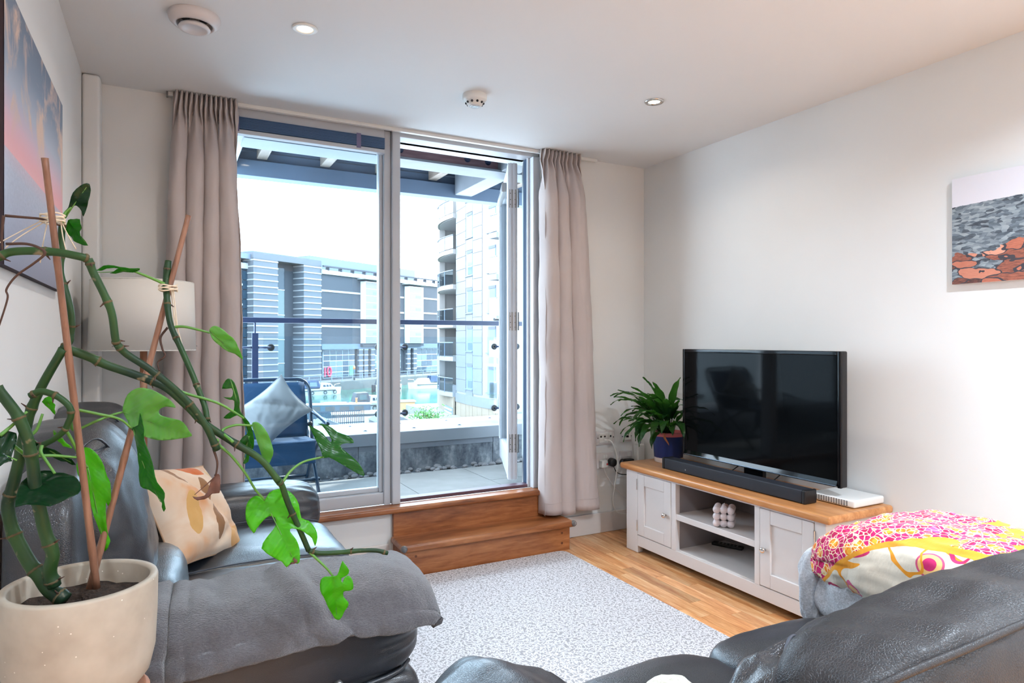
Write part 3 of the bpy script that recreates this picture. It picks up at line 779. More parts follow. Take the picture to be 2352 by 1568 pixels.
def door(ya, yb, knob_y, hinge_y, ln):
    d = MB().box(UX - 0.002, UX + 0.018, ya, ya + 0.058, 0.108, 0.464).box(UX - 0.002, UX + 0.018, yb - 0.058, yb, 0.108, 0.464).box(UX - 0.0015, UX + 0.018, ya + 0.058, yb - 0.058, 0.400, 0.464).box(UX - 0.0015, UX + 0.018, ya + 0.058, yb - 0.058, 0.108, 0.172).build('door', 'unit_paint', tu, bevel=0.0025)
    MB().box(UX + 0.008, UX + 0.014, ya + 0.05, yb - 0.05, 0.165, 0.405).build('panel', 'unit_paint', d)
    MB().lathe([(0.0, -0.027), (0.008, -0.0268), (0.013, -0.023), (0.0145, -0.018), (0.012, -0.013), (0.006, -0.009), (0.005, 0.0)], (UX - 0.002, knob_y, 0.279), 20, 'X').build('knob', 'chrome', d, smooth=True)
    for z in (0.13, 0.37):
        MB().lathe([(0.004, z), (0.004, z + 0.062)], (UX - 0.003, hinge_y, 0), 10).build('hinge', 'chrome', d)
door(2.748, 3.033, 2.787, 3.036, 1); door(1.857, 2.142, 2.112, 1.853, 2)
# television
t = NT('screen_black'); t.col((0.003, 0.0035, 0.004, 1)); t.set(0.06, 0, 0.10); MATS['screen_black'] = t.m
t = NT('gloss_black'); t.col((0.004, 0.004, 0.005, 1)); t.set(0.08, 0, 0.35); MATS['gloss_black'] = t.m
tv = thing('television', 'black flat-screen television on the cream cabinet', 'television', (2.64, 2.36, 0.512))
TY0, TY1, TZ0, TZ1, TX = 1.862, 2.858, 0.588, 1.192, 2.615
MB().box(TX + 0.004, TX + 0.045, TY0, TY1, TZ0, TZ1).build('casing', 'black_plastic', tv, bevel=0.006)
MB().box(TX, TX + 0.01, TY0 + 0.016, TY1 - 0.016, TZ0 + 0.030, TZ1 - 0.018).build('screen', 'screen_black', tv)
bz = MB().box(TX - 0.003, TX + 0.012, TY0, TY0 + 0.017, TZ0, TZ1).box(TX - 0.003, TX + 0.012, TY1 - 0.017, TY1, TZ0, TZ1).box(TX - 0.003, TX + 0.012, TY0 + 0.017, TY1 - 0.017, TZ1 - 0.019, TZ1).build('bezel', 'gloss_black', tv, bevel=0.003)
t = NT('bezel_chin'); t.col(s2l((120, 128, 140))); t.set(0.12, 0.9, 0.5); MATS['bezel_chin'] = t.m
MB().raw([(TX - 0.002, TY0 + 0.017, TZ0 + 0.031), (TX - 0.002, TY1 - 0.017, TZ0 + 0.031), (TX - 0.010, TY1 - 0.017, TZ0 + 0.012), (TX - 0.010, TY0 + 0.017, TZ0 + 0.012), (TX + 0.01, TY0 + 0.017, TZ0), (TX + 0.01, TY1 - 0.017, TZ0)], [(0, 1, 2, 3), (3, 2, 5, 4)]).build('lower_bezel', 'gloss_black', tv)
MB().box(TX - 0.011, TX - 0.004, TY0 + 0.02, TY1 - 0.02, TZ0 + 0.004, TZ0 + 0.012).build('lower_trim', 'bezel_chin', tv, bevel=0.002)
MB().box(TX + 0.045, TX + 0.075, 2.05, 2.68, 0.70, 1.05).build('rear_housing', 'black_plastic', tv, bevel=0.01)
nk = MB().box(TX + 0.01, TX + 0.04, 2.30, 2.42, 0.52, 0.62).build('stand_neck', 'gloss_black', tv, bevel=0.004)
MB().box(TX - 0.035, TX + 0.12, 2.14, 2.58, 0.5125, 0.522).build('stand_base', 'gloss_black', tv, bevel=0.004)
# soundbar
t = NT('bar_cloth'); co = t.coord('Object'); vo = t.voro(co, 420, 'F1', 0.1); t.col(t.ramp(vo.outputs['Distance'], [(0.2, s2l((22, 24, 30))), (0.6, s2l((42, 46, 56)))])); t.set(0.6, 0, 0.4); t.bump(vo.outputs['Distance'], 0.3, 0.001); MATS['bar_cloth'] = t.m
sb = thing('soundbar', 'long black soundbar in front of the television', 'soundbar', (2.53, 2.42, 0.512))
MB().box(2.492, 2.568, 1.965, 2.877, 0.5145, 0.5745).build('body', 'bar_cloth', sb, bevel=0.006)
for ya, yb in ((1.948, 1.966), (2.876, 2.894)):
    MB().box(2.490, 2.57, ya, yb, 0.513, 0.576).build('end_cap', 'black_plastic', sb, bevel=0.006)
MB().box(2.4905, 2.4925, 2.70, 2.706, 0.533, 0.540).build('badge', 'metal_grey', sb)
# router
rt = thing('router', 'flat white router box behind the right end of the soundbar', 'router', (2.72, 1.93, 0.512))
MB().box(2.615, 2.825, 1.80, 2.02, 0.514, 0.548).build('body', 'white_plastic', rt, bevel=0.008, seg=3)
sl = MB().box(-0.0006, 0.0006, -0.0035, 0.0035, -0.0015, 0.0015).mesh('vent_slot'); sl.materials.append(MATS['dark_hole'])
for a in range(14):
    for b in range(4):
        piece(sl, 'vent_slot', rt, (2.6148, 1.835 + a * 0.0125, 0.522 + b * 0.006))
MB().tube(catmull([(2.64, 2.02, 0.53), (2.63, 2.08, 0.535), (2.66, 2.14, 0.54), (2.70, 2.18, 0.53), (2.74, 2.22, 0.516)], 5), 0.0028, 8).build('cable', 'white_plastic', rt, smooth=True)
for k, pts in enumerate(([(2.66, 2.20, 0.60), (2.61, 2.24, 0.54), (2.65, 2.29, 0.518), (2.76, 2.30, 0.515)], [(2.66, 2.46, 0.60), (2.60, 2.50, 0.545), (2.64, 2.56, 0.525), (2.60, 2.60, 0.52), (2.72, 2.66, 0.515)])):
    tag(MB().tube(catmull(pts, 6), 0.0028, 8).build('power_cable', 'rubber_black', None, smooth=True), ('thin black cable curled under the right half of the television', 'thin black cable curled under the left half of the television')[k], 'cable')
# bubble candle
t = NT('wax'); t.col(s2l((226, 214, 216))); t.set(0.35); t.b.inputs['Subsurface Weight'].default_value = 0.15; t.b.inputs['Subsurface Radius'].default_value = (0.01, 0.008, 0.008); MATS['wax'] = t.m
cd = thing('bubble_candle', 'white bubble cube candle on the cabinet shelf', 'candle', (2.495, 2.425, 0.302))
cr, sr = math.cos(R(38)), math.sin(R(38))
bm_ = MB().ball((0, 0, 0), 0.0195, 18).mesh('wax_ball'); bm_.materials.append(MATS['wax']); bm_.polygons.foreach_set('use_smooth', [True]*len(bm_.polygons))
for a in (-1, 0, 1):
    for b in (-1, 0, 1):
        for c in (0, 1, 2):
            x, y = a * 0.0335, b * 0.0335
            piece(bm_, 'wax_ball', cd, (2.495 + x*cr - y*sr, 2.425 + x*sr + y*cr, 0.302 + 0.0195 + c * 0.0335))
MB().tube([(2.495, 2.425, 0.402), (2.497, 2.426, 0.418)], 0.0012, 6).build('wick', 'frame_white', cd)
rc = thing('remote_control', 'dark remote control lying on the lower cabinet shelf', 'remote', (2.72, 2.63, 0.106))
rm = Matrix.Translation((2.72, 2.62, 0.107)) @ Matrix.Rotation(R(24), 4, 'Z')
MB().box(-0.02, 0.02, -0.085, 0.085, 0, 0.016).build('body', 'black_plastic', rc, bevel=0.005, xf=rm)
for a in range(6):
    for b in (-1, 0, 1):
        MB().box(b*0.011 - 0.0035, b*0.011 + 0.0035, -0.06 + a*0.02, -0.052 + a*0.02, 0.0155, 0.018).build('key', 'metal_grey', rc, xf=rm)
# ------------------------------------------------------------------ sockets, plugs and cables
def plate(name, label, x0, x1, z0, z1, cat, extra):
    o = thing(name, label, cat, ((x0+x1)/2, YW, z0))
    MB().box(x0, x1, YW - 0.014, YW, z0, z1).build('plate', 'pale_plastic', o, bevel=0.003)
    for nm, a, b, c_, d_, mt in extra:
        if nm in ('aerial_port', 'screw'):
            MB().lathe([(0, -0.0195), (c_, -0.0195), (c_, -0.012), (0, -0.012)], (a, YW, b), 12, 'Y').build(nm, mt, o)
        else:
            MB().box(a, b, YW - 0.018, YW - 0.012, c_, d_).build(nm, mt, o, bevel=0.001)
    return o
plate('media_plate', 'pale wall plate with three round aerial sockets beside the right curtain', 2.440, 2.584, 0.567, 0.656, 'wall socket', [('insert', 2.462, 2.535, 0.578, 0.644, 'white_plastic'), ('insert', 2.537, 2.566, 0.578, 0.644, 'white_plastic'), ('aerial_port', 2.475, 0.620, 0.0065, 0, 'dark_hole'), ('aerial_port', 2.505, 0.620, 0.0065, 0, 'dark_hole'), ('aerial_port', 2.551, 0.620, 0.0065, 0, 'dark_hole'), ('screw', 2.452, 0.612, 0.003, 0, 'dark_hole'), ('screw', 2.575, 0.612, 0.003, 0, 'dark_hole')])
plate('telephone_socket', 'square telephone socket half hidden by peace lily leaves', 2.640, 2.727, 0.571, 0.657, 'wall socket', [('port', 2.675, 2.70, 0.60, 0.615, 'dark_hole'), ('cover', 2.648, 2.719, 0.585, 0.64, 'white_plastic'), ('screw', 2.648, 0.61, 0.003, 0, 'dark_hole'), ('screw', 2.719, 0.61, 0.003, 0, 'dark_hole')])
plate('wall_socket', 'double power socket holding a white and a black plug', 2.440, 2.584, 0.413, 0.512, 'wall socket', [('switch', 2.495, 2.507, 0.478, 0.500, 'white_plastic'), ('switch', 2.513, 2.525, 0.478, 0.500, 'white_plastic')])
plate('wall_socket', 'power socket with a black adapter next to the oak cabinet top', 2.630, 2.730, 0.411, 0.512, 'wall socket', [('switch', 2.690, 2.715, 0.475, 0.502, 'white_plastic')])
plain('red_label', (206, 44, 48), 0.5)
pg = thing('plug', 'white three-pin plug with red mark in the double socket', 'plug', (2.482, YW - 0.03, 0.42))
MB().box(2.460, 2.508, YW - 0.052, YW - 0.014, 0.422, 0.472).build('body', 'white_plastic', pg, bevel=0.008)
MB().box(2.494, 2.505, YW - 0.0525, YW - 0.05, 0.441, 0.452).build('mark', 'red_label', pg)
MB().tube(catmull([(2.482, 3.44, 0.424), (2.492, 3.435, 0.39), (2.53, 3.43, 0.33), (2.60, 3.425, 0.25), (2.70, 3.43, 0.16), (2.74, 3.44, 0.05), (2.78, 3.44, 0.006)], 6), 0.0032, 8).build('cable', 'pale_plastic', pg, smooth=True)
pg = thing('plug', 'round black plug in the double socket', 'plug', (2.559, YW - 0.03, 0.42))
MB().lathe([(0.0, -0.05), (0.022, -0.05), (0.027, -0.044), (0.028, -0.014)], (2.556, YW, 0.450), 22, 'Y').build('body', 'black_plastic', pg, smooth=True)
MB().tube(catmull([(2.556, 3.44, 0.43), (2.57, 3.43, 0.395), (2.60, 3.43, 0.375), (2.66, 3.43, 0.365), (2.76, 3.44, 0.362), (2.79, 3.45, 0.10), (2.79, 3.45, 0.005)], 6), 0.003, 8).build('cable', 'black_plastic', pg, smooth=True)
pg = thing('plug', 'square black power adapter in the socket by the cabinet', 'plug', (2.685, YW - 0.03, 0.40))
MB().box(2.655, 2.715, YW - 0.06, YW - 0.014, 0.405, 0.465).build('body', 'black_plastic', pg, bevel=0.008)
MB().lathe([(0.0, -0.03), (0.02, -0.03), (0.024, -0.014)], (2.648, YW, 0.44), 18, 'Y').build('pin_block', 'black_plastic', pg, smooth=True)
MB().tube(catmull([(2.685, 3.43, 0.407), (2.69, 3.425, 0.37), (2.71, 3.43, 0.335), (2.78, 3.44, 0.32), (2.80, 3.45, 0.1), (2.80, 3.45, 0.006)], 6), 0.0028, 8).build('cable', 'black_plastic', pg, smooth=True)
pg = thing('wifi_extender', 'white wall adapter with stub aerial in the corner by the plant', 'adapter', (2.775, 3.44, 0.44))
MB().box(2.745, 2.805, 3.425, YW - 0.001, 0.44, 0.555).build('body', 'white_plastic', pg, bevel=0.010, seg=3)
MB().tube([(2.785, 3.45, 0.55), (2.787, 3.45, 0.60)], 0.005, 10).build('aerial', 'metal_grey', pg, smooth=True)
tag(MB().tube(catmull([(2.492, 3.452, 0.600), (2.53, 3.425, 0.59), (2.558, 3.41, 0.52), (2.566, 3.41, 0.43), (2.545, 3.41, 0.30), (2.532, 3.41, 0.21), (2.56, 3.41, 0.14), (2.63, 3.41, 0.115), (2.72, 3.42, 0.112), (2.80, 3.43, 0.10)], 7), 0.0034, 8).build('aerial_cable', 'white_plastic', None, smooth=True), 'white aerial cable looping down the wall from the round sockets', 'cable')
# ------------------------------------------------------------------ peace lily
lg = {}
def leaf_mat(name, dark, mid, trans, gloss=0.35):
    t = NT(name); co = t.coord('UV'); sp = t.add('ShaderNodeSeparateXYZ'); t.lk(co, sp.inputs[0])
    nz = t.noise(t.coord('Object'), 14, 3, 0.5); oi = t.add('ShaderNodeObjectInfo')
    vein = t.add('ShaderNodeTexWave', wave_type='BANDS', bands_direction='X', i_Scale=4.5, i_Distortion=1.5)
    ab = t.math('ABSOLUTE', t.math('SUBTRACT', sp.outputs[1], 0.5))
    cv = t.add('ShaderNodeCombineXYZ'); t.lk(t.math('SUBTRACT', sp.outputs[0], t.math('MULTIPLY', ab, 0.55)), cv.inputs[0]); t.lk(cv.outputs[0], vein.inputs['Vector'])
    f = t.math('ADD', t.math('MULTIPLY', vein.outputs[1], 0.22), t.math('ADD', t.math('MULTIPLY', nz.outputs[0], 0.5), t.math('MULTIPLY', oi.outputs['Random'], 0.28)))
    c = t.ramp(f, [(0.25, s2l(dark)), (0.75, s2l(mid))])
    t.col(c); t.set(gloss, 0, 0.5); t.bump(vein.outputs[1], 0.12, 0.001)
    tl = t.add('ShaderNodeBsdfTranslucent'); tl.inputs[0].default_value = s2l(trans)
    tcol = t.mix(t.math('MULTIPLY', vein.outputs[1], 0.25), s2l(trans), c); t.lk(tcol, tl.inputs[0])
    mx = t.add('ShaderNodeMixShader'); mx.inputs[0].default_value = 0.55
    t.lk(t.b.outputs[0], mx.inputs[1]); t.lk(tl.outputs[0], mx.inputs[2]); t.lk(mx.outputs[0], t.out.inputs[0])
    MATS[name] = t.m
leaf_mat('lily_leaf', (14, 40, 22), (40, 86, 44), (70, 130, 40), 0.3)
leaf_mat('monstera_leaf', (20, 62, 26), (44, 110, 40), (110, 205, 30), 0.3)
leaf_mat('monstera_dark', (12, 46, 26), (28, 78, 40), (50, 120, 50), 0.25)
plain('lily_stem', (52, 92, 40), 0.5)
plain('soil', (52, 38, 30), 0.95, var=0.4, vscale=60, bump=1.0, bscale=120, bdist=0.01)
t = NT('painted_pot'); co = t.coord('Object'); sp = t.add('ShaderNodeSeparateXYZ'); t.lk(co, sp.inputs[0]); nz = t.noise(t.coord('Object', (1, 1, 0)), 28, 2, 0.5)
zz = t.math('ADD', sp.outputs[2], t.math('MULTIPLY', nz.outputs[0], 0.006))
c = t.mix(t.math('GREATER_THAN', zz, 0.034), s2l((226, 214, 206)), s2l((26, 54, 112))); c = t.mix(t.math('GREATER_THAN', sp.outputs[2], 0.158), c, s2l((206, 104, 108)))
t.col(c); t.set(0.4); MATS['painted_pot'] = t.m
PLX, PLY = 2.672, 3.045
pl = thing('potted_plant', 'peace lily in a blue pot with pink rim on the cabinet', 'plant', (PLX, PLY, 0.512))
MB().lathe([(0.0, 0.0), (0.078, 0.0), (0.083, 0.004), (0.094, 0.16), (0.098, 0.163), (0.098, 0.18), (0.090, 0.182), (0.087, 0.16), (0.085, 0.15)], (PLX, PLY, 0.512), 40, cap=False).build('pot', 'painted_pot', pl, smooth=True)
MB().lathe([(0.0, 0.158), (0.05, 0.157), (0.088, 0.152)], (PLX, PLY, 0.512), 24).build('soil', 'soil', pl)
def lily_leaf_mesh(L, Wd, bend, twist, seed):
    """petiole and arching lance-shaped blade; grows along +x, up is +z"""
    mb = MB(); r_ = random.Random(seed)
    nu, nv = 12, 4
    pet = 0.42
    P0 = Vector((0, 0, 0)); ang = R(72 - bend*0.25); pts = []
    N = 26; step = L / N
    p = P0.copy()
    for i in range(N + 1):
        pts.append((p.copy(), ang)); 
        f = i / N
        p += Vector((math.cos(ang), 0, math.sin(ang))) * step
        ang -= R(bend) / N * (0.4 + 1.8 * f)
    k0 = int(N * pet)
    mb.tube([q[0] for q in pts[:k0 + 1]], [0.0028 - 0.0012 * i / k0 for i in range(k0 + 1)], 5)
    def fn(u, v):
        i = k0 + u * (N - k0); a = int(min(i, N - 1)); fr_ = i - a
        c = pts[a][0].lerp(pts[a+1][0], fr_); an = pts[a][1]
        wv = Wd * (math.sin(math.pi * min(1, u ** 0.72)) ** 0.85) * (1 - 0.25*u)
        s = (v * 2 - 1)
        nrm = Vector((-math.sin(an), 0, math.cos(an)))
        tw = R(twist) * u
        side = Vector((0, math.cos(tw), 0)) + nrm * math.sin(tw)
        return c + side * (s * wv) + nrm * (0.30 * wv * abs(s) + 0.004 * math.sin(u * 17 + s * 2 + seed))
    mb.grid(fn, nu, nv)
    return mb
vars_ = []
rl = random.Random(21)
for k in range(9):
    me = lily_leaf_mesh(0.30 + 0.04 * (k % 4), 0.024 + 0.003 * (k % 3), 58 + 14 * (k % 5), rl.uniform(-40, 40), k).mesh('leaf')
    me.materials.append(MATS['lily_leaf']); me.polygons.foreach_set('use_smooth', [True]*len(me.polygons)); vars_.append(me)
for k in range(9, 12):
    me = lily_leaf_mesh(0.40 + 0.03*(k-9), 0.027, 30 + 8*(k-9), 15, k).mesh('leaf'); me.materials.append(MATS['lily_leaf']); me.polygons.foreach_set('use_smooth', [True]*len(me.polygons)); vars_.append(me)
for k, (a_, tl0) in enumerate(((2.6, -0.25), (3.6, -0.15), (4.3, -0.3), (1.9, -0.2), (3.1, -0.02), (2.9, 0.12), (3.4, 0.2), (2.3, 0.1))):
    piece(vars_[9 + k % 3], 'leaf', pl, (PLX, PLY, 0.667), (0, tl0, a_), (0.95, 1, 1))
for k in range(70):
    a = math.pi * 0.97 + rl.gauss(0, 0.95) if k % 3 else rl.uniform(0.5, 5.6)
    sc_ = rl.uniform(0.72, 1.12)
    ca, sa = math.cos(a), math.sin(a)
    lim = 1.0
    if ca > -0.1: lim = 0.28
    if sa < -0.2: lim = min(lim, 0.75)
    rr0 = rl.uniform(0, 0.045)
    tl_ = rl.uniform(-0.62, 0.22) if lim > 0.7 else rl.uniform(-0.55, -0.3)
    o = piece(vars_[k % 9], 'leaf', pl, (PLX + ca*rr0, PLY + sa*rr0, 0.512 + 0.155), (0, tl_, a), (sc_*min(1, lim+0.25), sc_, sc_*(0.95 if lim > 0.7 else 1.05)))
plain('dry_leaf', (176, 110, 70), 0.8)
MB().grid(lambda u, v: (PLX - 0.062 - 0.010*math.sin(u*3.1) - 0.03*(1-u), PLY - 0.075 + (v-0.5)*0.022*math.sin(math.pi*u)+0.006*math.sin(u*6), 0.698 - 0.075*u), 8, 3).build('dry_leaf', 'dry_leaf', pl, smooth=True, solid=0.001)
# ------------------------------------------------------------------ canvases
t = NT('sunset_print'); co = t.coord('UV'); sp = t.add('ShaderNodeSeparateXYZ'); t.lk(co, sp.inputs[0]); u_, v_ = sp.outputs[0], sp.outputs[1]
sky = t.ramp(v_, [(0.0, s2l((150, 150, 168))), (0.42, s2l((246, 190, 196))), (0.54, s2l((222, 192, 208))), (0.66, s2l((180, 190, 208))), (0.82, s2l((128, 146, 170))), (1.0, s2l((104, 122, 146)))])
nz = t.noise(t.coord('UV', (2.0, 1.3, 1), (0, 0, R(28))), 2.6, 5, 0.6, 0.6)
cl = t.math('MULTIPLY', t.ramp(nz.outputs[0], [(0.50, (0, 0, 0, 1)), (0.64, (1, 1, 1, 1))]), t.ramp(v_, [(0.42, (0.3, 0.3, 0.3, 1)), (0.6, (1, 1, 1, 1))]))
c = t.mix(cl, sky, s2l((224, 196, 180)))
hor = t.math('ADD', 0.20, t.math('MULTIPLY', u_, -0.02))
gnd_n = t.noise(co, 60, 3, 0.7)
gnd = t.mix(t.math('MULTIPLY', gnd_n.outputs[0], 0.6), t.ramp(v_, [(0.0, s2l((132, 132, 150))), (0.2, s2l((186, 192, 212))), (0.42, s2l((216, 224, 240)))]), s2l((130, 134, 156)))
c = t.mix(t.math('LESS_THAN', v_, 0.415), c, gnd)
glow = t.math('SUBTRACT', 1.0, t.math('MULTIPLY', t.math('ABSOLUTE', t.math('SUBTRACT', v_, 0.46)), 9.0), None, True)
c = t.mix(t.math('MULTIPLY', glow, 0.45), c, s2l((246, 168, 172)))
t.col(c); t.set(0.45, 0, 0.4); MATS['sunset_print'] = t.m
plain('canvas_edge_dark', (54, 44, 52), 0.8)
plain('canvas_white', (226, 222, 220), 0.8)
def canvas(name, label, x0, x1, y0, y1, z0, z1, face_x, mat, edge):
    o = thing(name, label, 'picture', ((x0+x1)/2, (y0+y1)/2, z0))
    MB().box(x0, x1, y0, y1, z0, z1).build('stretcher', edge, o, bevel=0.002)
    g = MB()
    if face_x == 'hi': g.grid(lambda u, v: (x1 + 0.0012, y1 - (1-u)*(y1-y0) if True else 0, z0 + v*(z1-z0)), 1, 1)
    else: g.grid(lambda u, v: (x0 - 0.0012, y1 - u*(y1-y0), z0 + v*(z1-z0)), 1, 1)
    g.build('print', mat, o)
    return o
canvas('canvas_print', 'large canvas of a pink and blue sunset sky on the left wall', XL + 0.001, XL + 0.019, 1.745, 2.622, 1.400, 2.020, 'hi', 'sunset_print', 'canvas_edge_dark')
t = NT('beach_print'); co = t.coord('UV'); sp = t.add('ShaderNodeSeparateXYZ'); t.lk(co, sp.inputs[0]); u_, v_ = sp.outputs[0], sp.outputs[1]
peb = t.voro(t.coord('UV', (26, 46, 1)), 1.0); pebc = t.add('ShaderNodeSeparateColor'); t.lk(peb.outputs['Color'], pebc.inputs[0])
pn = t.noise(t.coord('UV', (1.5, 5, 1)), 16, 4, 0.7)
gravel = t.ramp(t.math('ADD', t.math('MULTIPLY', pebc.outputs[0], 0.55), t.math('MULTIPLY', pn.outputs[0], 0.5)), [(0.2, s2l((52, 58, 68))), (0.45, s2l((112, 124, 134))), (0.8, s2l((166, 176, 182)))])
n1 = t.noise(t.coord('UV', (1.5, 1, 1)), 14, 3, 0.6)
ridge = t.math('ADD', t.math('ADD', 0.715, t.math('MULTIPLY', u_, 0.05)), t.math('MULTIPLY', n1.outputs[0], 0.03))
c = t.mix(t.math('LESS_THAN', v_, ridge), s2l((228, 226, 234)), gravel)
wn = t.noise(co, 7.0, 2, 0.5); wn3 = t.vmath('SCALE', t.vmath('SUBTRACT', wn.outputs[1], (0.5, 0.5, 0.5))); wn3.node.inputs['Scale'].default_value = 1.6
shv = t.vmath('ADD', t.coord('UV', (5.5, 12, 1), (0, 0, 0.35)), wn3)
sh = t.voro(shv, 1.0); shc = t.add('ShaderNodeSeparateColor'); t.lk(sh.outputs['Color'], shc.inputs[0])
she = t.voro(shv, 1.0, 'DISTANCE_TO_EDGE')
shard = t.ramp(t.math('ADD', t.math('MULTIPLY', shc.outputs[1], 0.7), t.math('MULTIPLY', pn.outputs[0], 0.3)), [(0.15, s2l((70, 50, 48))), (0.3, s2l((190, 112, 88))), (0.75, s2l((236, 168, 142)))])
shard = t.mix(t.math('LESS_THAN', she.outputs['Distance'], 0.05), shard, s2l((64, 62, 70)))
n2 = t.noise(co, 5, 3, 0.6)
msk = t.math('LESS_THAN', v_, t.math('ADD', 0.06, t.math('ADD', t.math('MULTIPLY', n2.outputs[0], 0.38), t.math('MULTIPLY', u_, 0.30))))
msk2 = t.math('GREATER_THAN', shc.outputs[2], 0.22)
c = t.mix(t.math('MULTIPLY', msk, msk2), c, shard)
t.col(c); t.set(0.6); MATS['beach_print'] = t.m
canvas('canvas_print', 'canvas of a pebble beach with rusty orange scraps on the right wall', XR - 0.022, XR - 0.001, 0.90, 1.512, 1.466, 1.892, 'lo', 'beach_print', 'canvas_white')
# ------------------------------------------------------------------ lamp in the corner
t = NT('shade_cloth'); t.col(s2l((232, 228, 222))); t.set(0.9, 0, 0.2); nz = t.noise(t.coord('Object', (1, 1, 1)), 300, 2, 0.5); t.bump(nz.outputs[0], 0.1, 0.001); MATS['shade_cloth'] = t.m
LX, LY = -0.088, 3.10
lp = thing('floor_lamp', 'floor lamp with white drum shade and wooden pole behind the sofa corner', 'lamp', (LX, LY, 0))
MB().lathe([(0.0, 0.0), (0.11, 0.0), (0.112, 0.01), (0.10, 0.022), (0.02, 0.028)], (LX, LY, 0), 36).build('base', 'lamp_wood', lp, smooth=False)
MB().lathe([(0.0135, 0.026), (0.0135, 1.30), (0.010, 1.31)], (LX, LY, 0), 18).build('pole', 'lamp_wood', lp, smooth=True)
sh = MB().lathe([(0.194, 1.199), (0.187, 1.480)], (LX, LY, 0), 56, cap=False).build('shade', 'shade_cloth', lp, smooth=True, solid=0.003)
for z, r_ in ((1.199, 0.194), (1.480, 0.187)):
    MB().tube([(LX + r_*math.cos(2*math.pi*k/48), LY + r_*math.sin(2*math.pi*k/48), z) for k in range(49)], 0.0025, 6, cap=False).build('rim', 'shade_cloth', sh, smooth=True)
for k in range(3):
    a = 2*math.pi*k/3; MB().tube([(LX, LY, 1.32), (LX + 0.2*math.cos(a), LY + 0.2*math.sin(a), 1.215)], 0.0018, 6).build('spider_arm', 'metal_grey', sh)
MB().ball((LX, LY, 1.36), 0.032, 16, (1, 1, 1.2)).build('bulb', 'white_plastic', lp, smooth=True)
# ------------------------------------------------------------------ curtains
t = NT('curtain_cloth'); co = t.coord('Object'); nz = t.noise(co, 700, 2, 0.5); n2 = t.noise(co, 2.5, 3, 0.5)
c = t.ramp(n2.outputs[0], [(0.3, s2l((204, 191, 188))), (0.7, s2l((216, 203, 199)))]); t.col(c); t.set(0.85, 0, 0.2, sheen=0.25); t.bump(nz.outputs[0], 0.08, 0.0006)
tl = t.add('ShaderNodeBsdfTranslucent'); tl.inputs[0].default_value = s2l((180, 172, 176)); mx = t.add('ShaderNodeMixShader'); mx.inputs[0].default_value = 0.12
t.lk(t.b.outputs[0], mx.inputs[1]); t.lk(tl.outputs[0], mx.inputs[2]); t.lk(mx.outputs[0], t.out.inputs[0]); MATS['curtain_cloth'] = t.m
def curtain(label, xt0, xt1, xb0, xb1, zb, nf, seed, yc, flip=1, loc=(0, 0, 0), amp1=0.048):
    o = thing('curtain', label, 'curtain', loc, 'beige curtains either side of the window')
    rc_ = random.Random(seed)
    ph = [rc_.uniform(-0.5, 0.5) for _ in range(40)]
    def fold(u, s):
        k = u * nf; i = int(k); f = k - i
        a = ph[i % 40]; b = ph[(i + 1) % 40]
        return k + (a * (1 - f) + b * f) * s
    def fn(u, v):
        z = 2.397 + (zb - 2.397) * v
        hd = min(1.0, v / 0.035)                     # gathered heading
        sp_ = v ** 0.7
        x0 = xt0 + (xb0 - xt0) * sp_; x1 = xt1 + (xb1 - xt1) * sp_
        p1 = fold(u, 0.9) * 2 * math.pi
        hk = fold(u, 0.3) * 2 * math.pi * 3
        lo = math.sin(p1)
        lo = math.copysign(abs(lo) ** 0.75, lo)
        hi = math.sin(hk)
        bl = max(0.0, min(1.0, (v - 0.02) / 0.10))
        amp = amp1 * (0.55 + 0.45 * bl)
        y = yc + amp * lo * bl + 0.020 * hi * (1 - 0.75*bl) * (1 if v < 0.034 else max(0.0, 1 - (v - 0.034)/0.12))
        if v < 0.045: y += 0.006 * math.sin(v / 0.045 * math.pi)
        pin = math.exp(-((v - 0.034)/0.012)**2)
        y += 0.012 * pin
        x = x0 + (x1 - x0) * u + 0.006 * pin * math.sin(hk) + 0.5 * (x1 - x0) / nf * math.cos(p1) * 0.55 * bl
        y += 0.010 * fbm((u * 5 + seed, v * 3, seed), 1.0) * bl
        x += 0.008 * fbm((u * 3, v * 4 + seed, 1.0), 1.0) * bl
        return (x, min(y, 3.475), z + 0.006 * math.sin(p1 * 0.5) * (v > 0.98))
    cl_ = MB().grid(fn, 150, 70).build('cloth', 'curtain_cloth', o, smooth=True, solid=0.0025)
    MB().grid(lambda u, v: tuple(Vector(fn(u, 0.035 + 0.001*v)) + Vector((0, -0.0022, 0))), 120, 1).build('heading_stitch', 'curtain_cloth', cl_, smooth=True, solid=0.001)
    MB().grid(lambda u, v: tuple(Vector(fn(u, 0.965 + 0.001*v)) + Vector((0, -0.0022, 0))), 120, 1).build('hem_stitch', 'curtain_cloth', cl_, smooth=True, solid=0.001)
    return o
curtain('beige curtain hanging behind the left sofa and the lamp', 0.025, 0.298, -0.045, 0.362, 0.08, 4.3, 5, 3.405, loc=(0.15, 3.41, 0.08))
curtain('beige curtain hanging over the right end of the oak step', 1.992, 2.268, 1.972, 2.408, 0.185, 3.3, 11, 3.400, loc=(2.2, 3.41, 0.18), amp1=0.052)
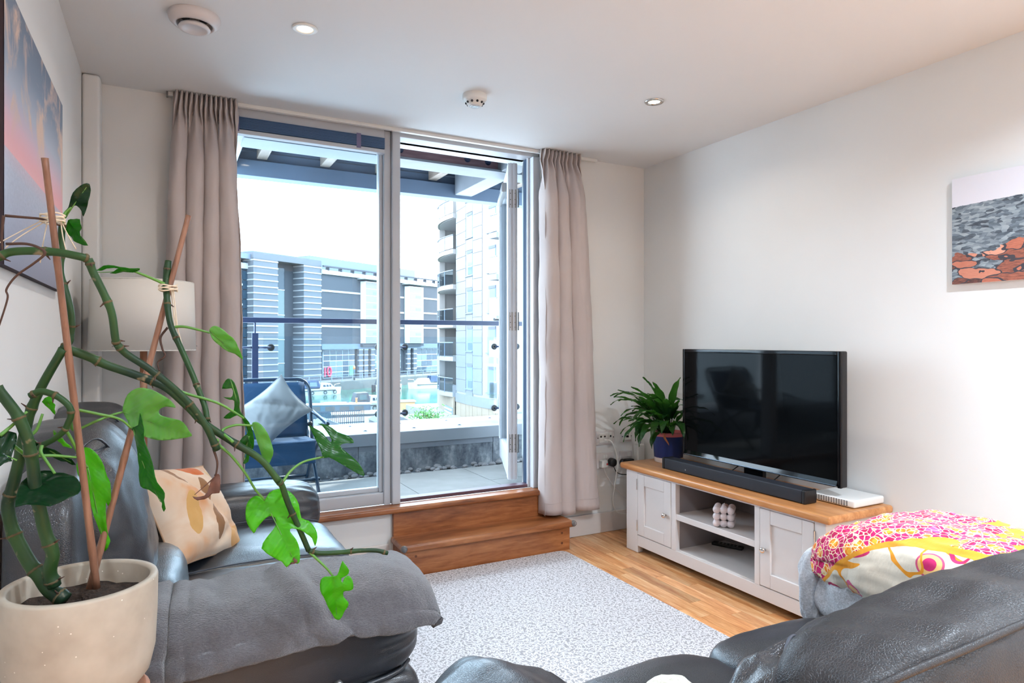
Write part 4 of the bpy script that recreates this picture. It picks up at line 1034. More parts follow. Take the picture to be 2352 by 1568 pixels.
# ------------------------------------------------------------------ balcony
plain('paver_concrete', (128, 128, 126), 0.85, var=0.10, vscale=5, bump=0.25, bscale=60)
plain('grey_concrete', (150, 154, 158), 0.9, var=0.12, vscale=4, bump=0.2, bscale=40)
t = NT('stained_concrete'); co = t.coord('Object'); n1 = t.noise(t.coord('Object', (2.5, 2.5, 1.2)), 4.0, 5, 0.65); n2 = t.noise(co, 60, 3, 0.6)
t.col(t.ramp(t.math('ADD', t.math('MULTIPLY', n1.outputs[0], 0.8), t.math('MULTIPLY', n2.outputs[0], 0.2)), [(0.36, s2l((64, 70, 78))), (0.52, s2l((104, 110, 116))), (0.68, s2l((150, 154, 156)))])); t.set(0.9); t.bump(n2.outputs[0], 0.3, 0.003); MATS['stained_concrete'] = t.m
plain('coping_metal', (122, 127, 133), 0.45, metal=0.1, var=0.05, vscale=3)
plain('rail_blue', (30, 44, 74), 0.4, var=0.08, vscale=20)
plain('steel_pale', (108, 114, 122), 0.5, var=0.08, vscale=6, bump=0.15, bscale=40)
plain('soffit_blue', (92, 108, 128), 0.7, var=0.06, vscale=3)
wood('beam_timber', (96, 72, 78), (118, 92, 98), (136, 108, 110), scale=(1.2, 14, 14), rough=0.7, rnd=0.1)
wood('joist_timber', (92, 82, 74), (118, 106, 96), (136, 124, 114), scale=(14, 1.4, 14), rough=0.7, rnd=0.15)
bf = struct(MB().box(-1.2, 4.6, 3.72, 4.63, 0.14, 0.262).build('balcony_floor', 'grey_concrete'), 'concrete balcony deck under the paving slabs')
pv = MB().box(0, 0.56, 0, 0.465, -0.036, 0).mesh('paving_slab'); pv.materials.append(MATS['paver_concrete'])
pv2 = MB().box(0, 0.56, 0, 0.245, -0.036, 0).mesh('paving_slab'); pv2.materials.append(MATS['paver_concrete'])
for k in range(-4, 6):
    x = 1.367 + 0.565 * k
    if x > 4.0 or x < -1.2: continue
    piece(pv, 'paving_slab', bf, (x, 3.982, 0.300 + random.uniform(-.0015, .0015)))
    piece(pv2, 'paving_slab', bf, (x - 0.0, 3.732, 0.300 + random.uniform(-.0015, .0015)))
plain('pebble_grey', (120, 120, 122), 0.8, var=0.3, vscale=30)
gs = thing('gravel_strip', 'strip of dark rounded pebbles along the foot of the parapet', 'gravel', (1.2, 4.54, 0.262))
MB().box(-1.0, 4.2, 4.45, 4.63, 0.262, 0.282).build('bed', 'stained_concrete', gs)
pm = []
for k in range(5):
    m = MB().ball((0, 0, 0), 1.0, 10, (1, 0.8 + 0.06*k, 0.62)); m.v = [tuple(Vector(p) * (1 + 0.12 * fbm((p[0]+k*3, p[1], p[2]), 1.2))) for p in m.v]
    me = m.mesh('pebble'); me.materials.append(MATS['pebble_grey']); me.polygons.foreach_set('use_smooth', [True]*len(me.polygons)); pm.append(me)
for k in range(110):
    r_ = random.uniform(0.010, 0.026) if k % 7 else random.uniform(0.026, 0.036)
    piece(pm[k % 5], 'pebble', gs, (random.uniform(0.2, 2.6), 4.47 + 0.13 * random.random(), 0.286 + r_*0.55), (0, 0, random.uniform(0, 6)), (r_, r_, r_))
pp = struct(MB().box(-1.2, 4.6, 4.63, 5.10, -0.6, 0.40).build('parapet', 'stained_concrete'), 'low concrete parapet of the balcony')
xs = [-1.2, 0.20, 1.20, 2.265, 3.3, 4.6]
for a, b in zip(xs, xs[1:]):
    MB().box(a + 0.002, b - 0.002, 4.622, 4.635, 0.262, 0.447).build('facing_panel', 'stained_concrete', pp)
    MB().box(a + 0.002, b - 0.002, 4.617, 4.66, 0.447, 0.49).build('flashing', 'steel_pale', pp)
cp = MB().box(-1.2, 4.6, 4.598, 5.22, 0.487, 0.577).build('coping', 'coping_metal', pp, bevel=0.004)
sm = MB().lathe([(0.0, 0.006), (0.007, 0.006), (0.009, 0.003), (0.016, 0.002), (0.016, 0.0)], (0, 0, 0), 12).mesh('screw'); sm.materials.append(MATS['rail_blue'])
for k in range(-2, 6):
    piece(sm, 'screw', cp, (0.91 + 0.375 * k, 4.75, 0.577)); piece(sm, 'screw', cp, (0.85 + 0.40 * k, 5.06, 0.577))
bal = thing('balustrade', 'glass balcony railing with dark blue handrail and clamp posts', 'railing', (1.5, 4.95, 0.577))
MB().box(-1.1, 4.4, 4.925, 4.965, 1.368, 1.406).build('handrail', 'rail_blue', bal, bevel=0.004)
px_ = [-0.46, 0.548, 1.552, 2.556, 3.56]
for k, x in enumerate(px_):
    ps = MB().box(x - 0.021, x + 0.021, 4.935, 4.955, 0.577, 1.295).build('post', 'rail_blue', bal, bevel=0.002)
    MB().lathe([(0.006, 1.29), (0.006, 1.37)], (x, 4.945, 0), 10).build('rod', 'rail_blue', ps)
    for z in (1.192, 0.672):
        for s in (-1, 1):
            MB().tube([(x + s*0.018, 4.945, z), (x + s*0.108, 4.945, z)], 0.0075, 8).build('clamp_arm', 'rail_blue', ps, smooth=True)
            MB().lathe([(0, -0.030), (0.020, -0.030), (0.026, -0.024), (0.026, -0.012), (0.0, -0.012)], (x + s*0.108, 4.985, z), 20, 'Y').build('clamp_disc', 'rubber_black', ps)
    if k < len(px_) - 1:
        MB().box(x + 0.060, px_[k+1] - 0.060, 4.974, 4.984, 0.61, 1.272).build('glass_panel', 'clear_glass', bal)
# overhang of the balcony above
oh = struct(MB().box(0.10, 4.6, 3.72, 4.44, 2.655, 2.70).build('balcony_soffit', 'soffit_blue'), 'blue-grey boarded underside of the balcony above')
MB().box(0.10, 4.6, 4.456, 5.12, 2.655, 2.70).build('soffit_board', 'soffit_blue', oh)
MB().box(0.4, 4.6, 4.20, 4.29, 2.455, 2.572).build('timber_beam', 'beam_timber', oh, bevel=0.004)
MB().box(0.4, 4.6, 4.15, 4.36, 2.440, 2.455).build('steel_flange', 'steel_pale', oh)
MB().box(0.10, 4.6, 5.00, 5.12, 2.420, 2.535).build('edge_beam', 'soffit_blue', oh, bevel=0.004)
MB().box(0.42, 4.6, 5.04, 5.10, 2.535, 2.600).build('edge_board', 'soffit_blue', oh)
MB().box(0.42, 4.6, 5.04, 5.10, 2.611, 2.656).build('edge_board', 'soffit_blue', oh)
for x in (0.60, 1.045, 1.465, 1.905, 2.62, 3.06, 3.5):
    MB().box(x - 0.035, x + 0.035, 4.29, 5.00, 2.545, 2.655).build('joist', 'joist_timber', oh, bevel=0.003)
for x in (0.60, 1.045, 1.465, 1.905, 2.62):
    MB().box(x - 0.035, x + 0.035, 3.72, 4.20, 2.565, 2.655).build('joist', 'joist_timber', oh, bevel=0.003)
MB().box(2.10, 2.25, 3.72, 5.00, 2.445, 2.655).build('concrete_beam', 'steel_pale', oh, bevel=0.006)
MB().box(0.02, 0.42, 3.72, 5.12, 2.462, 2.70).build('concrete_beam', 'grey_concrete', oh, bevel=0.006)
for x in (1.37, 1.86, 2.02):
    MB().lathe([(0, -0.012), (0.018, -0.012), (0.024, -0.004), (0.024, 0)], (x, 4.20, 2.515), 16, 'Y').build('bolt', 'rail_blue', oh)
# upper storey above so daylight does not leak in over the ceiling
struct(MB().box(XL - 0.25, XR + 0.2, YW + 0.0, YW + 0.24, ZT + 0.0, 3.2).build('wall_outer', 'grey_concrete'), 'outer wall above the balcony glazing')
struct(MB().box(4.6, 8.5, 3.72, 6.55, -9, 9).build('unseen_sun_block', 'grey_concrete'), 'added unseen block shading the balcony from the sun')  # added out of view to block the sun from the paving
# folding chair and its cushion
plain('chair_cloth', (12, 58, 92), 0.8, var=0.06, vscale=10, sheen=0.2)
plain('chair_tube', (16, 44, 66), 0.35)
ch = thing('folding_chair', 'blue fabric folding chair on the balcony behind the fixed pane', 'chair', (0.56, 4.25, 0.30))
def bk_pt(u, v): 
    return (0.315 + 0.49*u, 4.335 + 0.165*v + 0.03*math.sin(math.pi*u)*math.sin(math.pi*v), 0.62 + 0.345*v)
MB().grid(bk_pt, 12, 12).build('backrest', 'chair_cloth', ch, smooth=True, solid=0.006)
MB().grid(lambda u, v: (0.335 + 0.45*u, 3.97 + 0.37*v, 0.625 - 0.03*math.sin(math.pi*u)*math.sin(math.pi*v) + 0.02*(1-v)), 12, 12).build('seat', 'chair_cloth', ch, smooth=True, solid=0.006)
MB().grid(lambda u, v: (0.345 + 0.43*u, 3.965 + 0.01*math.sin(3*v), 0.645 - 0.13*v), 8, 6).build('front_flap', 'chair_cloth', ch, smooth=True, solid=0.005)
fr_ = catmull([(0.82, 4.22, 0.44), (0.825, 4.33, 0.62), (0.835, 4.45, 0.85), (0.83, 4.495, 0.935), (0.79, 4.515, 0.978), (0.70, 4.518, 0.985), (0.42, 4.518, 0.985), (0.33, 4.515, 0.978), (0.29, 4.495, 0.935), (0.285, 4.45, 0.85), (0.295, 4.33, 0.62), (0.30, 4.22, 0.44)], 6)
MB().tube(fr_, 0.012, 10).build('back_frame', 'chair_tube', ch, smooth=True)
for x in (0.30, 0.82):
    MB().tube(catmull([(x, 4.50, 0.313), (x, 4.30, 0.50), (x, 4.05, 0.64), (x, 3.95, 0.655)], 5), 0.011, 8).build('leg', 'chair_tube', ch, smooth=True)
    MB().tube(catmull([(x - 0.02, 3.98, 0.313), (x - 0.02, 4.12, 0.46), (x - 0.02, 4.36, 0.66)], 5), 0.011, 8).build('leg', 'chair_tube', ch, smooth=True)
    MB().tube(catmull([(x + (0.03 if x > .5 else -.03), 3.98, 0.74), (x + (0.03 if x > .5 else -.03), 4.2, 0.755), (x + (0.02 if x > .5 else -.02), 4.42, 0.78)], 5), 0.011, 8).build('armrest', 'chair_tube', ch, smooth=True)
    for p in ((x, 4.30, 0.505), (x, 4.37, 0.70)):
        MB().ball(p, 0.018, 10).build('joint', 'black_plastic', ch, smooth=True)
for y, z in ((3.98, 0.40), (4.47, 0.35)):
    MB().tube([(0.28, y + (0.08 if z > .38 else 0), z), (0.82, y + (0.08 if z > .38 else 0), z)], 0.010, 8).build('crossbar', 'chair_tube', ch, smooth=True)
plain('outdoor_cushion', (140, 143, 145), 0.9, var=0.05, vscale=12, sheen=0.2)
oc = thing('cushion', 'pale grey cushion propped corner-up on the blue balcony chair', 'cushion', (0.60, 4.33, 0.65))
ex = Vector((0.80, 0.10, 0.60)).normalized(); nn = Vector((0.1, -0.90, 0.38)); nn = (nn - ex*nn.dot(ex)).normalized(); ey = nn.cross(ex)
pillow('cushion', ('outdoor_cushion', 'outdoor_cushion'), oc, (0.585, 4.315, 0.80), 0.185, 0.15, 0.05, Matrix((ex, ey, nn)).transposed(), 5, 22, 0.13)
# ------------------------------------------------------------------ dock water, quays
t = NT('dock_water'); co = t.coord('Object'); n1 = t.noise(t.coord('Object', (0.25, 0.6, 1)), 1.2, 3, 0.6); n2 = t.noise(t.coord('Object', (0.02, 0.05, 1)), 1.0, 3, 0.6)
t.col(t.ramp(n2.outputs[0], [(0.4, s2l((36, 74, 62))), (0.6, s2l((58, 104, 86)))])); t.set(0.12, 0, 0.5); t.bump(n1.outputs[0], 0.05, 0.05); MATS['dock_water'] = t.m
tag(MB().box(-70, 130, 50, 170, -7.6, -7.0).build('water', 'dock_water'), 'green water of the dock between the boats', 'water', kind='stuff')
plain('quay_stone', (92, 90, 88), 0.9, var=0.15, vscale=1.0)
plain('quay_paving', (118, 116, 113), 0.9, var=0.1, vscale=0.6)
struct(MB().box(-30, 60, 26, 55.5, -9, -5.2).box(21.5, 60, 55.4, 64, -9, -5.2).build('near_quay', 'quay_paving'), 'paved quayside below the balcony')
ME = Matrix(((math.sin(R(58.9)), -math.cos(R(58.9)), 0, 10.135), (math.cos(R(58.9)), math.sin(R(58.9)), 0, 107.704), (0, 0, 1, 0), (0, 0, 0, 1)))
fq = struct(MB().box(-60, 90, -5.5, 60, -9, -5.5).build('far_quay', 'quay_stone', xf=ME), 'stone quay in front of the grey building')
# quay railing
plain('rail_grey', (120, 128, 138), 0.5)
qr = thing('quay_railing', 'grey post railing along the far quay edge', 'railing', tuple(ME @ Vector((15, -5.2, -5.5))))
MB().bar(ME @ Vector((-20, -5.2, -4.4)), ME @ Vector((60, -5.2, -4.4)), 0.07, 0.07).build('top_rail', 'rail_grey', qr)
MB().bar(ME @ Vector((-20, -5.2, -4.9)), ME @ Vector((60, -5.2, -4.9)), 0.05, 0.05).build('mid_rail', 'rail_grey', qr)
pmesh = MB().box(-0.05, 0.05, -0.05, 0.05, 0, 1.1).mesh('post'); pmesh.materials.append(MATS['rail_grey'])
for k in range(33):
    piece(pmesh, 'post', qr, tuple(ME @ Vector((-18 + 2.4*k, -5.2, -5.5))), (0, 0, R(31.1)))
# ------------------------------------------------------------------ grey striped building across the dock
plain('facade_grey', (56, 59, 66), 0.85, var=0.05, vscale=0.5)
plain('facade_blue', (78, 82, 89), 0.8, var=0.04, vscale=0.4)
plain('band_white', (142, 143, 145), 0.7)
plain('roof_blue', (84, 95, 110), 0.6)
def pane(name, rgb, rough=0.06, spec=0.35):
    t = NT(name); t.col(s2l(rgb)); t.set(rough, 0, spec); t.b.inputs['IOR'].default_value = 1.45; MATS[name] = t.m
pane('pane_dark', (40, 54, 66)); pane('pane_sky', (104, 140, 164)); pane('pane_pale', (96, 91, 91)); pane('pane_green', (84, 98, 100))  # pane_sky: reflected sky is put into the blue base colour
plain('banner_pink', (226, 150, 142), 0.7); plain('sign_red', (206, 60, 84), 0.6); plain('sign_green', (86, 166, 116), 0.6); plain('mullion_pale', (196, 206, 216), 0.5)
mu = thing('museum_building', 'large grey waterside building with white striped piers across the dock', 'building', tuple(ME @ Vector((20, 2, -5.5))))
def mbx(name, mat, a, b, c, d, e, f, par=None):
    return MB().box(a, b, c, d, e, f).build(name, mat, par or mu, xf=ME)
mbx('wall', 'facade_grey', -30, 1.95, 1.6, 30, -5.5, 13.6)
mbx('wall', 'facade_grey', 1.95, 11.9, 2.6, 30, -5.5, 14.3)
wc = mbx('wall', 'facade_grey', 15.74, 70, 0.1, 30, 0.78, 13.3)
mbx('ground_floor_wall', 'facade_grey', 15.74, 70, 0.9, 30, -5.5, 0.78)
pa = mbx('pier', 'facade_blue', 1.95, 6.56, 0.0, 4, -5.5, 14.3)
pb = mbx('pier', 'facade_blue', 11.9, 15.74, 0.0, 4, -5.5, 14.3)
mbx('parapet', 'facade_blue', 1.93, 15.76, -0.02, 4, 14.25, 15.25)
mbx('parapet_cap', 'roof_blue', 1.9, 12.0, 0.5, 4, 15.25, 15.45)
b4 = MB().box(-0.05, 4.66, -0.08, 2.6, 0, 0.20).mesh('stone_band'); b4.materials.append(MATS['band_white'])
b3 = MB().box(-0.05, 3.87, -0.08, 2.6, 0, 0.20).mesh('stone_band'); b3.materials.append(MATS['band_white'])
rz = (0, 0, R(31.1))
for k in range(19):
    z = 13.9 - 1.03 * k
    piece(b4, 'stone_band', pa, tuple(ME @ Vector((1.95, 0, z))), rz); piece(b3, 'stone_band', pb, tuple(ME @ Vector((11.9, 0, z))), rz)
for z in (9.95, 6.85, 3.75):
    mbx('stone_band', 'band_white', -30, 1.2, 1.5, 1.7, z, z + 0.32)
    for a, b in ((15.8, 25.2), (29.5, 37.6), (42.2, 62)):
        mbx('stone_band', 'band_white', a, b, 0.0, 0.2, z + 0.02*(a > 40)*10, z + 0.34 + 0.2*(a > 40), wc)
mbx('light_fascia', 'roof_blue', 15.76, 70, -0.15, 1.0, -0.15, 0.80)
mbx('gutter_fascia', 'band_white', 15.76, 70, -0.25, 0.6, 13.0, 13.75)
mbx('gutter_pipe', 'facade_grey', 15.76, 70, -0.6, -0.25, 14.2, 14.45)
for u in range(17, 60, 3):
    mbx('gutter_bracket', 'facade_grey', u, u + 0.2, -0.5, 0.3, 13.7, 14.25)
mbx('roof', 'roof_blue', 15.76, 44.6, 3, 30, 13.3, 16.4)
mbx('eaves_fascia', 'band_white', -30, 1.95, 1.3, 2.5, 12.6, 13.5)
mbx('eaves', 'roof_blue', -30, 3.5, 0.6, 6, 14.1, 14.9)
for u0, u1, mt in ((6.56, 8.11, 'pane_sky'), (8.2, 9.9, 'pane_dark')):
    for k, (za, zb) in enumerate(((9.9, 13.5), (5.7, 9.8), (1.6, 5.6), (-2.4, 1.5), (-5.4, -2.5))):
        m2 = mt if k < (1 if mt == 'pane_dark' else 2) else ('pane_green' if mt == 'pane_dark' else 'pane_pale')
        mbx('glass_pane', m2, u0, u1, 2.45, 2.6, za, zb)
mbx('glass_pane', 'banner_pink', 6.6, 8.05, 2.35, 2.46, 3.0, 7.0)['label'] = 'pink banner'
mbx('glass_mullion', 'mullion_pale', 8.11, 8.2, 2.35, 2.6, -5.4, 13.5)
for z in (9.8, 5.6, 1.5, -2.45):
    mbx('glass_transom', 'mullion_pale', 6.56, 9.9, 2.35, 2.6, z, z + 0.1)
# glazed slot at the far left
for k in range(13):
    mbx('glass_pane', 'pane_dark', 1.16, 1.95, 1.45, 1.62, -5.0 + 1.5*k - 0.6, -5.0 + 1.5*k + 0.75)
# oriel bays
for u0, u1 in ((25.37, 28.63), (37.9, 41.7)):
    by = mbx('oriel_bay', 'mullion_pale', u0, u1 + 0.6, -1.2, 0.2, 0.9, 12.4)
    for k in range(9):
        mbx('bay_pane', 'pane_pale', u0 + 0.06, u1 - 0.02, -1.26, -1.18, 0.95 + 1.27*k, 0.95 + 1.27*k + 1.18, by)
        mbx('side_pane', 'pane_dark', u1 + 0.55, u1 + 0.63, -1.0, -0.1, 0.95 + 1.27*k, 0.95 + 1.27*k + 1.18, by)
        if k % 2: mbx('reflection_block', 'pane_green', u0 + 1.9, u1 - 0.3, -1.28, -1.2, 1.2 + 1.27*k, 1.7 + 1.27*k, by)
    mbx('bay_canopy', 'band_white', u0 - 0.9, u1 + 1.6, -1.9, 0.1, 12.75, 12.9, by)
    mbx('bay_sill', 'facade_grey', u0 - 0.3, u1 + 1.2, -0.8, 0.1, 0.3, 0.9, by)
# ground floor glazing and columns
def glazing(u0, u1, z0, z1, nc, nr, mats):
    g = mbx('shop_glazing', 'mullion_pale', u0, u1, 0.55, 0.92, z0, z1)
    for i in range(nc):
        for j in range(nr):
            du, dz = (u1-u0)/nc, (z1-z0)/nr
            mbx('pane', mats[(i*3 + j*5) % len(mats)] if j < 3 else 'pane_dark', u0 + i*du + 0.07, u0 + (i+1)*du - 0.07, 0.48, 0.58, z0 + j*dz + 0.07, z0 + (j+1)*dz - 0.07, g)
    return g
g1 = glazing(16.7, 24.3, -5.2, -0.2, 5, 5, ['pane_dark', 'pane_green', 'pane_pale', 'pane_green', 'pane_dark'])
glazing(41.9, 60, -5.3, -0.2, 10, 4, ['pane_dark', 'pane_green', 'pane_green', 'pane_dark'])
glazing(29.6, 37.2, -5.2, -0.2, 5, 4, ['pane_dark', 'pane_green', 'pane_green', 'pane_dark'])
mbx('red_letter', 'sign_red', 16.85, 17.15, 0.40, 0.47, -4.95, -3.4, g1)
MB().tube([ME @ Vector((18.0 + 0.42*math.cos(2*math.pi*k/24), 0.43, -4.1 + 0.80*math.sin(2*math.pi*k/24))) for k in range(25)], 0.17, 8, cap=False).build('red_letter', 'sign_red', g1, smooth=True)
mbx('green_poster', 'sign_green', 22.9, 24.2, 0.40, 0.47, -4.95, -4.1, g1); mbx('green_poster', 'sign_green', 22.9, 24.2, 0.40, 0.47, -4.05, -3.2, g1)
for u0 in (24.9, 26.3, 28.1, 38.6, 40.6):
    c_ = mbx('column', 'facade_blue', u0, u0 + 1.0, 0.0, 0.9, -5.5, -0.1)
    for k in range(5):
        mbx('stone_band', 'band_white', u0 - 0.03, u0 + 1.03, -0.05, 0.4, -4.4 + 1.0*k, -4.15 + 1.0*k, c_)
# ------------------------------------------------------------------ white apartment tower on the right
plain('tower_white', (122, 120, 119), 0.6, var=0.02, vscale=0.4); plain('tower_panel', (98, 101, 106), 0.5, var=0.03, vscale=0.3); plain('tower_frame', (96, 110, 130), 0.5)
plain('base_timber', (122, 108, 92), 0.8, var=0.08, vscale=1.5); plain('soffit_timber', (150, 146, 150), 0.7)
TP = [(23.914, 60.756), (23.60, 59.35), (22.40, 52.9), (22.16, 50.25), (22.12, 48.75), (22.16, 47.05), (22.27, 44.8), (22.55, 43.0), (23.4, 40.0)]
tw = thing('apartment_tower', 'white curved apartment tower with glass balconies at the right', 'building', (24, 50, -9))
def tbox(name, mat, a, b, z0, z1, out0, out1, par=None, bev=0):
    """slab between plan points a and b; out>0 proud of the wall line towards the dock"""
    a = Vector((a[0], a[1], 0)); b = Vector((b[0], b[1], 0)); n = Vector((-(a-b).y, (a-b).x, 0)).normalized()
    if n.x > 0: n = -n
    q = [a + n*out1, b + n*out1, b + n*out0, a + n*out0]
    return MB().raw([(p.x, p.y, z) for z in (z0, z1) for p in q], [(3,2,1,0),(4,5,6,7),(0,1,5,4),(1,2,6,5),(2,3,7,6),(3,0,4,7)]).build(name, mat, par or tw)
def lerp2(a, b, t_): return (a[0] + (b[0]-a[0])*t_, a[1] + (b[1]-a[1])*t_)
core = MB().prism([TP[0], (46, 62), (46, 38), TP[8], TP[7], TP[6], TP[5], TP[4], TP[3], TP[2], (25.0, 53.4), (26.2, 59.6), TP[1]], -9, 17.5).build('body', 'tower_white', tw)
tbox('corner_pilaster', 'tower_white', TP[0], TP[1], -5, 17.6, -0.3, 0.25)
ZW = [11.88, 8.75, 5.65, 2.50, -0.63]
for (ia, ib, col_) in ((2, 3, 'a'), (4, 5, 'b')):
    for k in range(18):
        z = -3.05 + 1.043 * k
        tbox('cladding_panel', 'tower_panel', lerp2(TP[ia], TP[ib], 0.012), lerp2(TP[ia], TP[ib], 0.985), z + 0.02, z + 1.025, 0.0, 0.06)
def twin(a, b, z0, z1):
    w_ = tbox('window', 'tower_frame', a, b, z0, z1, 0.0, 0.05)
    zs = z0 + (z1 - z0) * 0.36
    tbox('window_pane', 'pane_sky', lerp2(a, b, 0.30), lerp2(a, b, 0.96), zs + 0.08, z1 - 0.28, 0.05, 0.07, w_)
    tbox('window_pane', 'pane_green', lerp2(a, b, 0.30), lerp2(a, b, 0.96), z0 + 0.1, zs - 0.06, 0.05, 0.07, w_)
    tbox('blind_box', 'facade_blue', lerp2(a, b, 0.18), lerp2(a, b, 1.0), z1 - 0.24, z1 - 0.02, 0.05, 0.09, w_)
    tbox('window_sill', 'tower_frame', lerp2(a, b, -0.1), lerp2(a, b, 1.06), z0 - 0.08, z0, 0.0, 0.16, w_)
for z in ZW + [14.95]:
    twin(lerp2(TP[3], TP[4], 0.06), lerp2(TP[3], TP[4], 0.97), z - 2.06, z)
    tbox('cladding_panel', 'tower_panel', lerp2(TP[3], TP[4], 0.02), lerp2(TP[3], TP[4], 0.98), z + 0.05, z + 0.97, 0.0, 0.06)
    twin(lerp2(TP[5], TP[6], 0.40), lerp2(TP[5], TP[6], 0.98), z - 2.14, z - 0.08)
tbox('cladding_panel', 'tower_panel', lerp2(TP[3], TP[4], 0.02), lerp2(TP[3], TP[4], 0.98), -3.3, -2.75, 0.0, 0.06)
for i in range(2, 8):
    tbox('base_band', 'tower_panel', TP[i], TP[i+1], -4.0, -3.25, 0.0, 0.12)
    n_ = 4
    for k in range(n_):
        tbox('timber_board', 'base_timber', lerp2(TP[i], TP[i+1], k/n_ + 0.004), lerp2(TP[i], TP[i+1], (k+1)/n_ - 0.004), -9, -4.0, 0.0, 0.06 + 0.01*(k % 2))
for k in range(8):
    tbox('base_board', 'base_timber', lerp2(TP[1], TP[2], k/8 + 0.002), lerp2(TP[1], TP[2], (k+1)/8 - 0.002), -9, -3.6, 0.15, 0.3)
tbox('base_band', 'tower_panel', TP[1], TP[2], -3.6, -2.6, 0.0, 0.35)
lv = tbox('louvre_grille', 'tower_frame', lerp2(TP[1], TP[2], 0.48), lerp2(TP[1], TP[2], 0.98), -7.4, -4.6, 0.3, 0.34)
for k in range(9):
    tbox('louvre_blade', 'band_white', lerp2(TP[1], TP[2], 0.49), lerp2(TP[1], TP[2], 0.97), -7.3 + 0.3*k, -7.14 + 0.3*k, 0.34, 0.42, lv)
# curved balconies
A, B = Vector((*TP[1], 0)), Vector((*TP[2], 0)); nb = Vector((-(A-B).y, (A-B).x, 0)).normalized(); nb = -nb if nb.x > 0 else nb
def arc(o, N=8): return [A.lerp(B, i/N) + nb * (o * math.sin(math.pi * (0.12 + 0.76*i/N)) ) for i in range(N + 1)]
for zr in (13.7, 10.58, 7.48, 4.10, 1.14, -2.0):
    zs = zr - 1.62
    ar_ = arc(0.9)
    sb_ = MB().prism([(p.x, p.y) for p in ar_] + [(25.0, 53.4), (26.2, 59.6)], zs, zs + 0.38).build('balcony_slab', 'tower_white', tw)
    MB().prism([(p.x - nb.x*0.2, p.y - nb.y*0.2) for p in ar_] + [(24.9, 53.5), (26.1, 59.5)], zs - 0.03, zs - 0.002).build('soffit', 'soffit_timber', sb_)
    MB().tube([(p.x, p.y, zr) for p in ar_], 0.045, 6).build('handrail', 'tower_frame', sb_, smooth=True)
    for i in range(0, 8, 2):
        p, q = ar_[i], ar_[i + 2]
        MB().raw([(p.x, p.y, zs + 0.45), (q.x, q.y, zs + 0.45), (q.x, q.y, zr - 0.06), (p.x, p.y, zr - 0.06)], [(0, 1, 2, 3)]).build('glass_panel', 'clear_glass', sb_, solid=0.02)
        MB().bar((p.x, p.y, zs + 0.3), (p.x, p.y, zr), 0.05, 0.05, (1, 0, 0)).build('baluster', 'tower_frame', sb_)
for z in ZW:
    a, b = lerp2(TP[6], TP[7], 0.15), lerp2(TP[6], TP[7], 0.7)
    e_ = tbox('side_balcony', 'tower_panel', a, b, z - 2.9, z - 2.5, 0.0, 0.9)
    tbox('glass_panel', 'clear_glass', a, b, z - 2.4, z - 1.2, 0.84, 0.87, e_); tbox('handrail', 'tower_frame', a, b, z - 1.2, z - 1.12, 0.8, 0.9, e_)
# ------------------------------------------------------------------ boats
plain('boat_white', (172, 172, 171), 0.35); plain('boat_navy', (40, 56, 82), 0.5); plain('boat_grey', (66, 70, 76), 0.7); plain('boat_blue', (70, 86, 98), 0.5); plain('boat_cream', (166, 158, 142), 0.6); plain('rope_black', (36, 40, 46), 0.7); plain('orange_paint', (228, 116, 70), 0.6); plain('boat_wood', (190, 150, 110), 0.6)
def hull(name, mat, L, W, H, par, xf, bow=0.35, draft=0.25, sheer=0.25):
    N = 14; mb = MB(); pr = []
    for i in range(N + 1):
        f = i / N; x = -L/2 + L*f
        wd = W/2 * (1 if f < 1 - bow else max(0.02, 1 - ((f - (1 - bow)) / bow) ** 2.0))
        zt = H + sheer * max(0, f - 0.4) ** 2
        pr.append([(x, -wd, zt), (x - 0.02*L*(f > .9), -wd*0.82, -draft), (x - 0.02*L*(f > .9), wd*0.82, -draft), (x, wd, zt)])
    o = 0
    for s_ in pr: mb.v += s_
    for i in range(N):
        for j in range(4):
            a = i*4 + j; b = i*4 + (j+1) % 4
            mb.f.append((a, b, b + 4, a + 4))
    mb.f.append((0, 1, 2, 3)[::-1]); mb.f.append(tuple(N*4 + j for j in range(4)))
    return mb.build(name, mat, par, xf=xf)
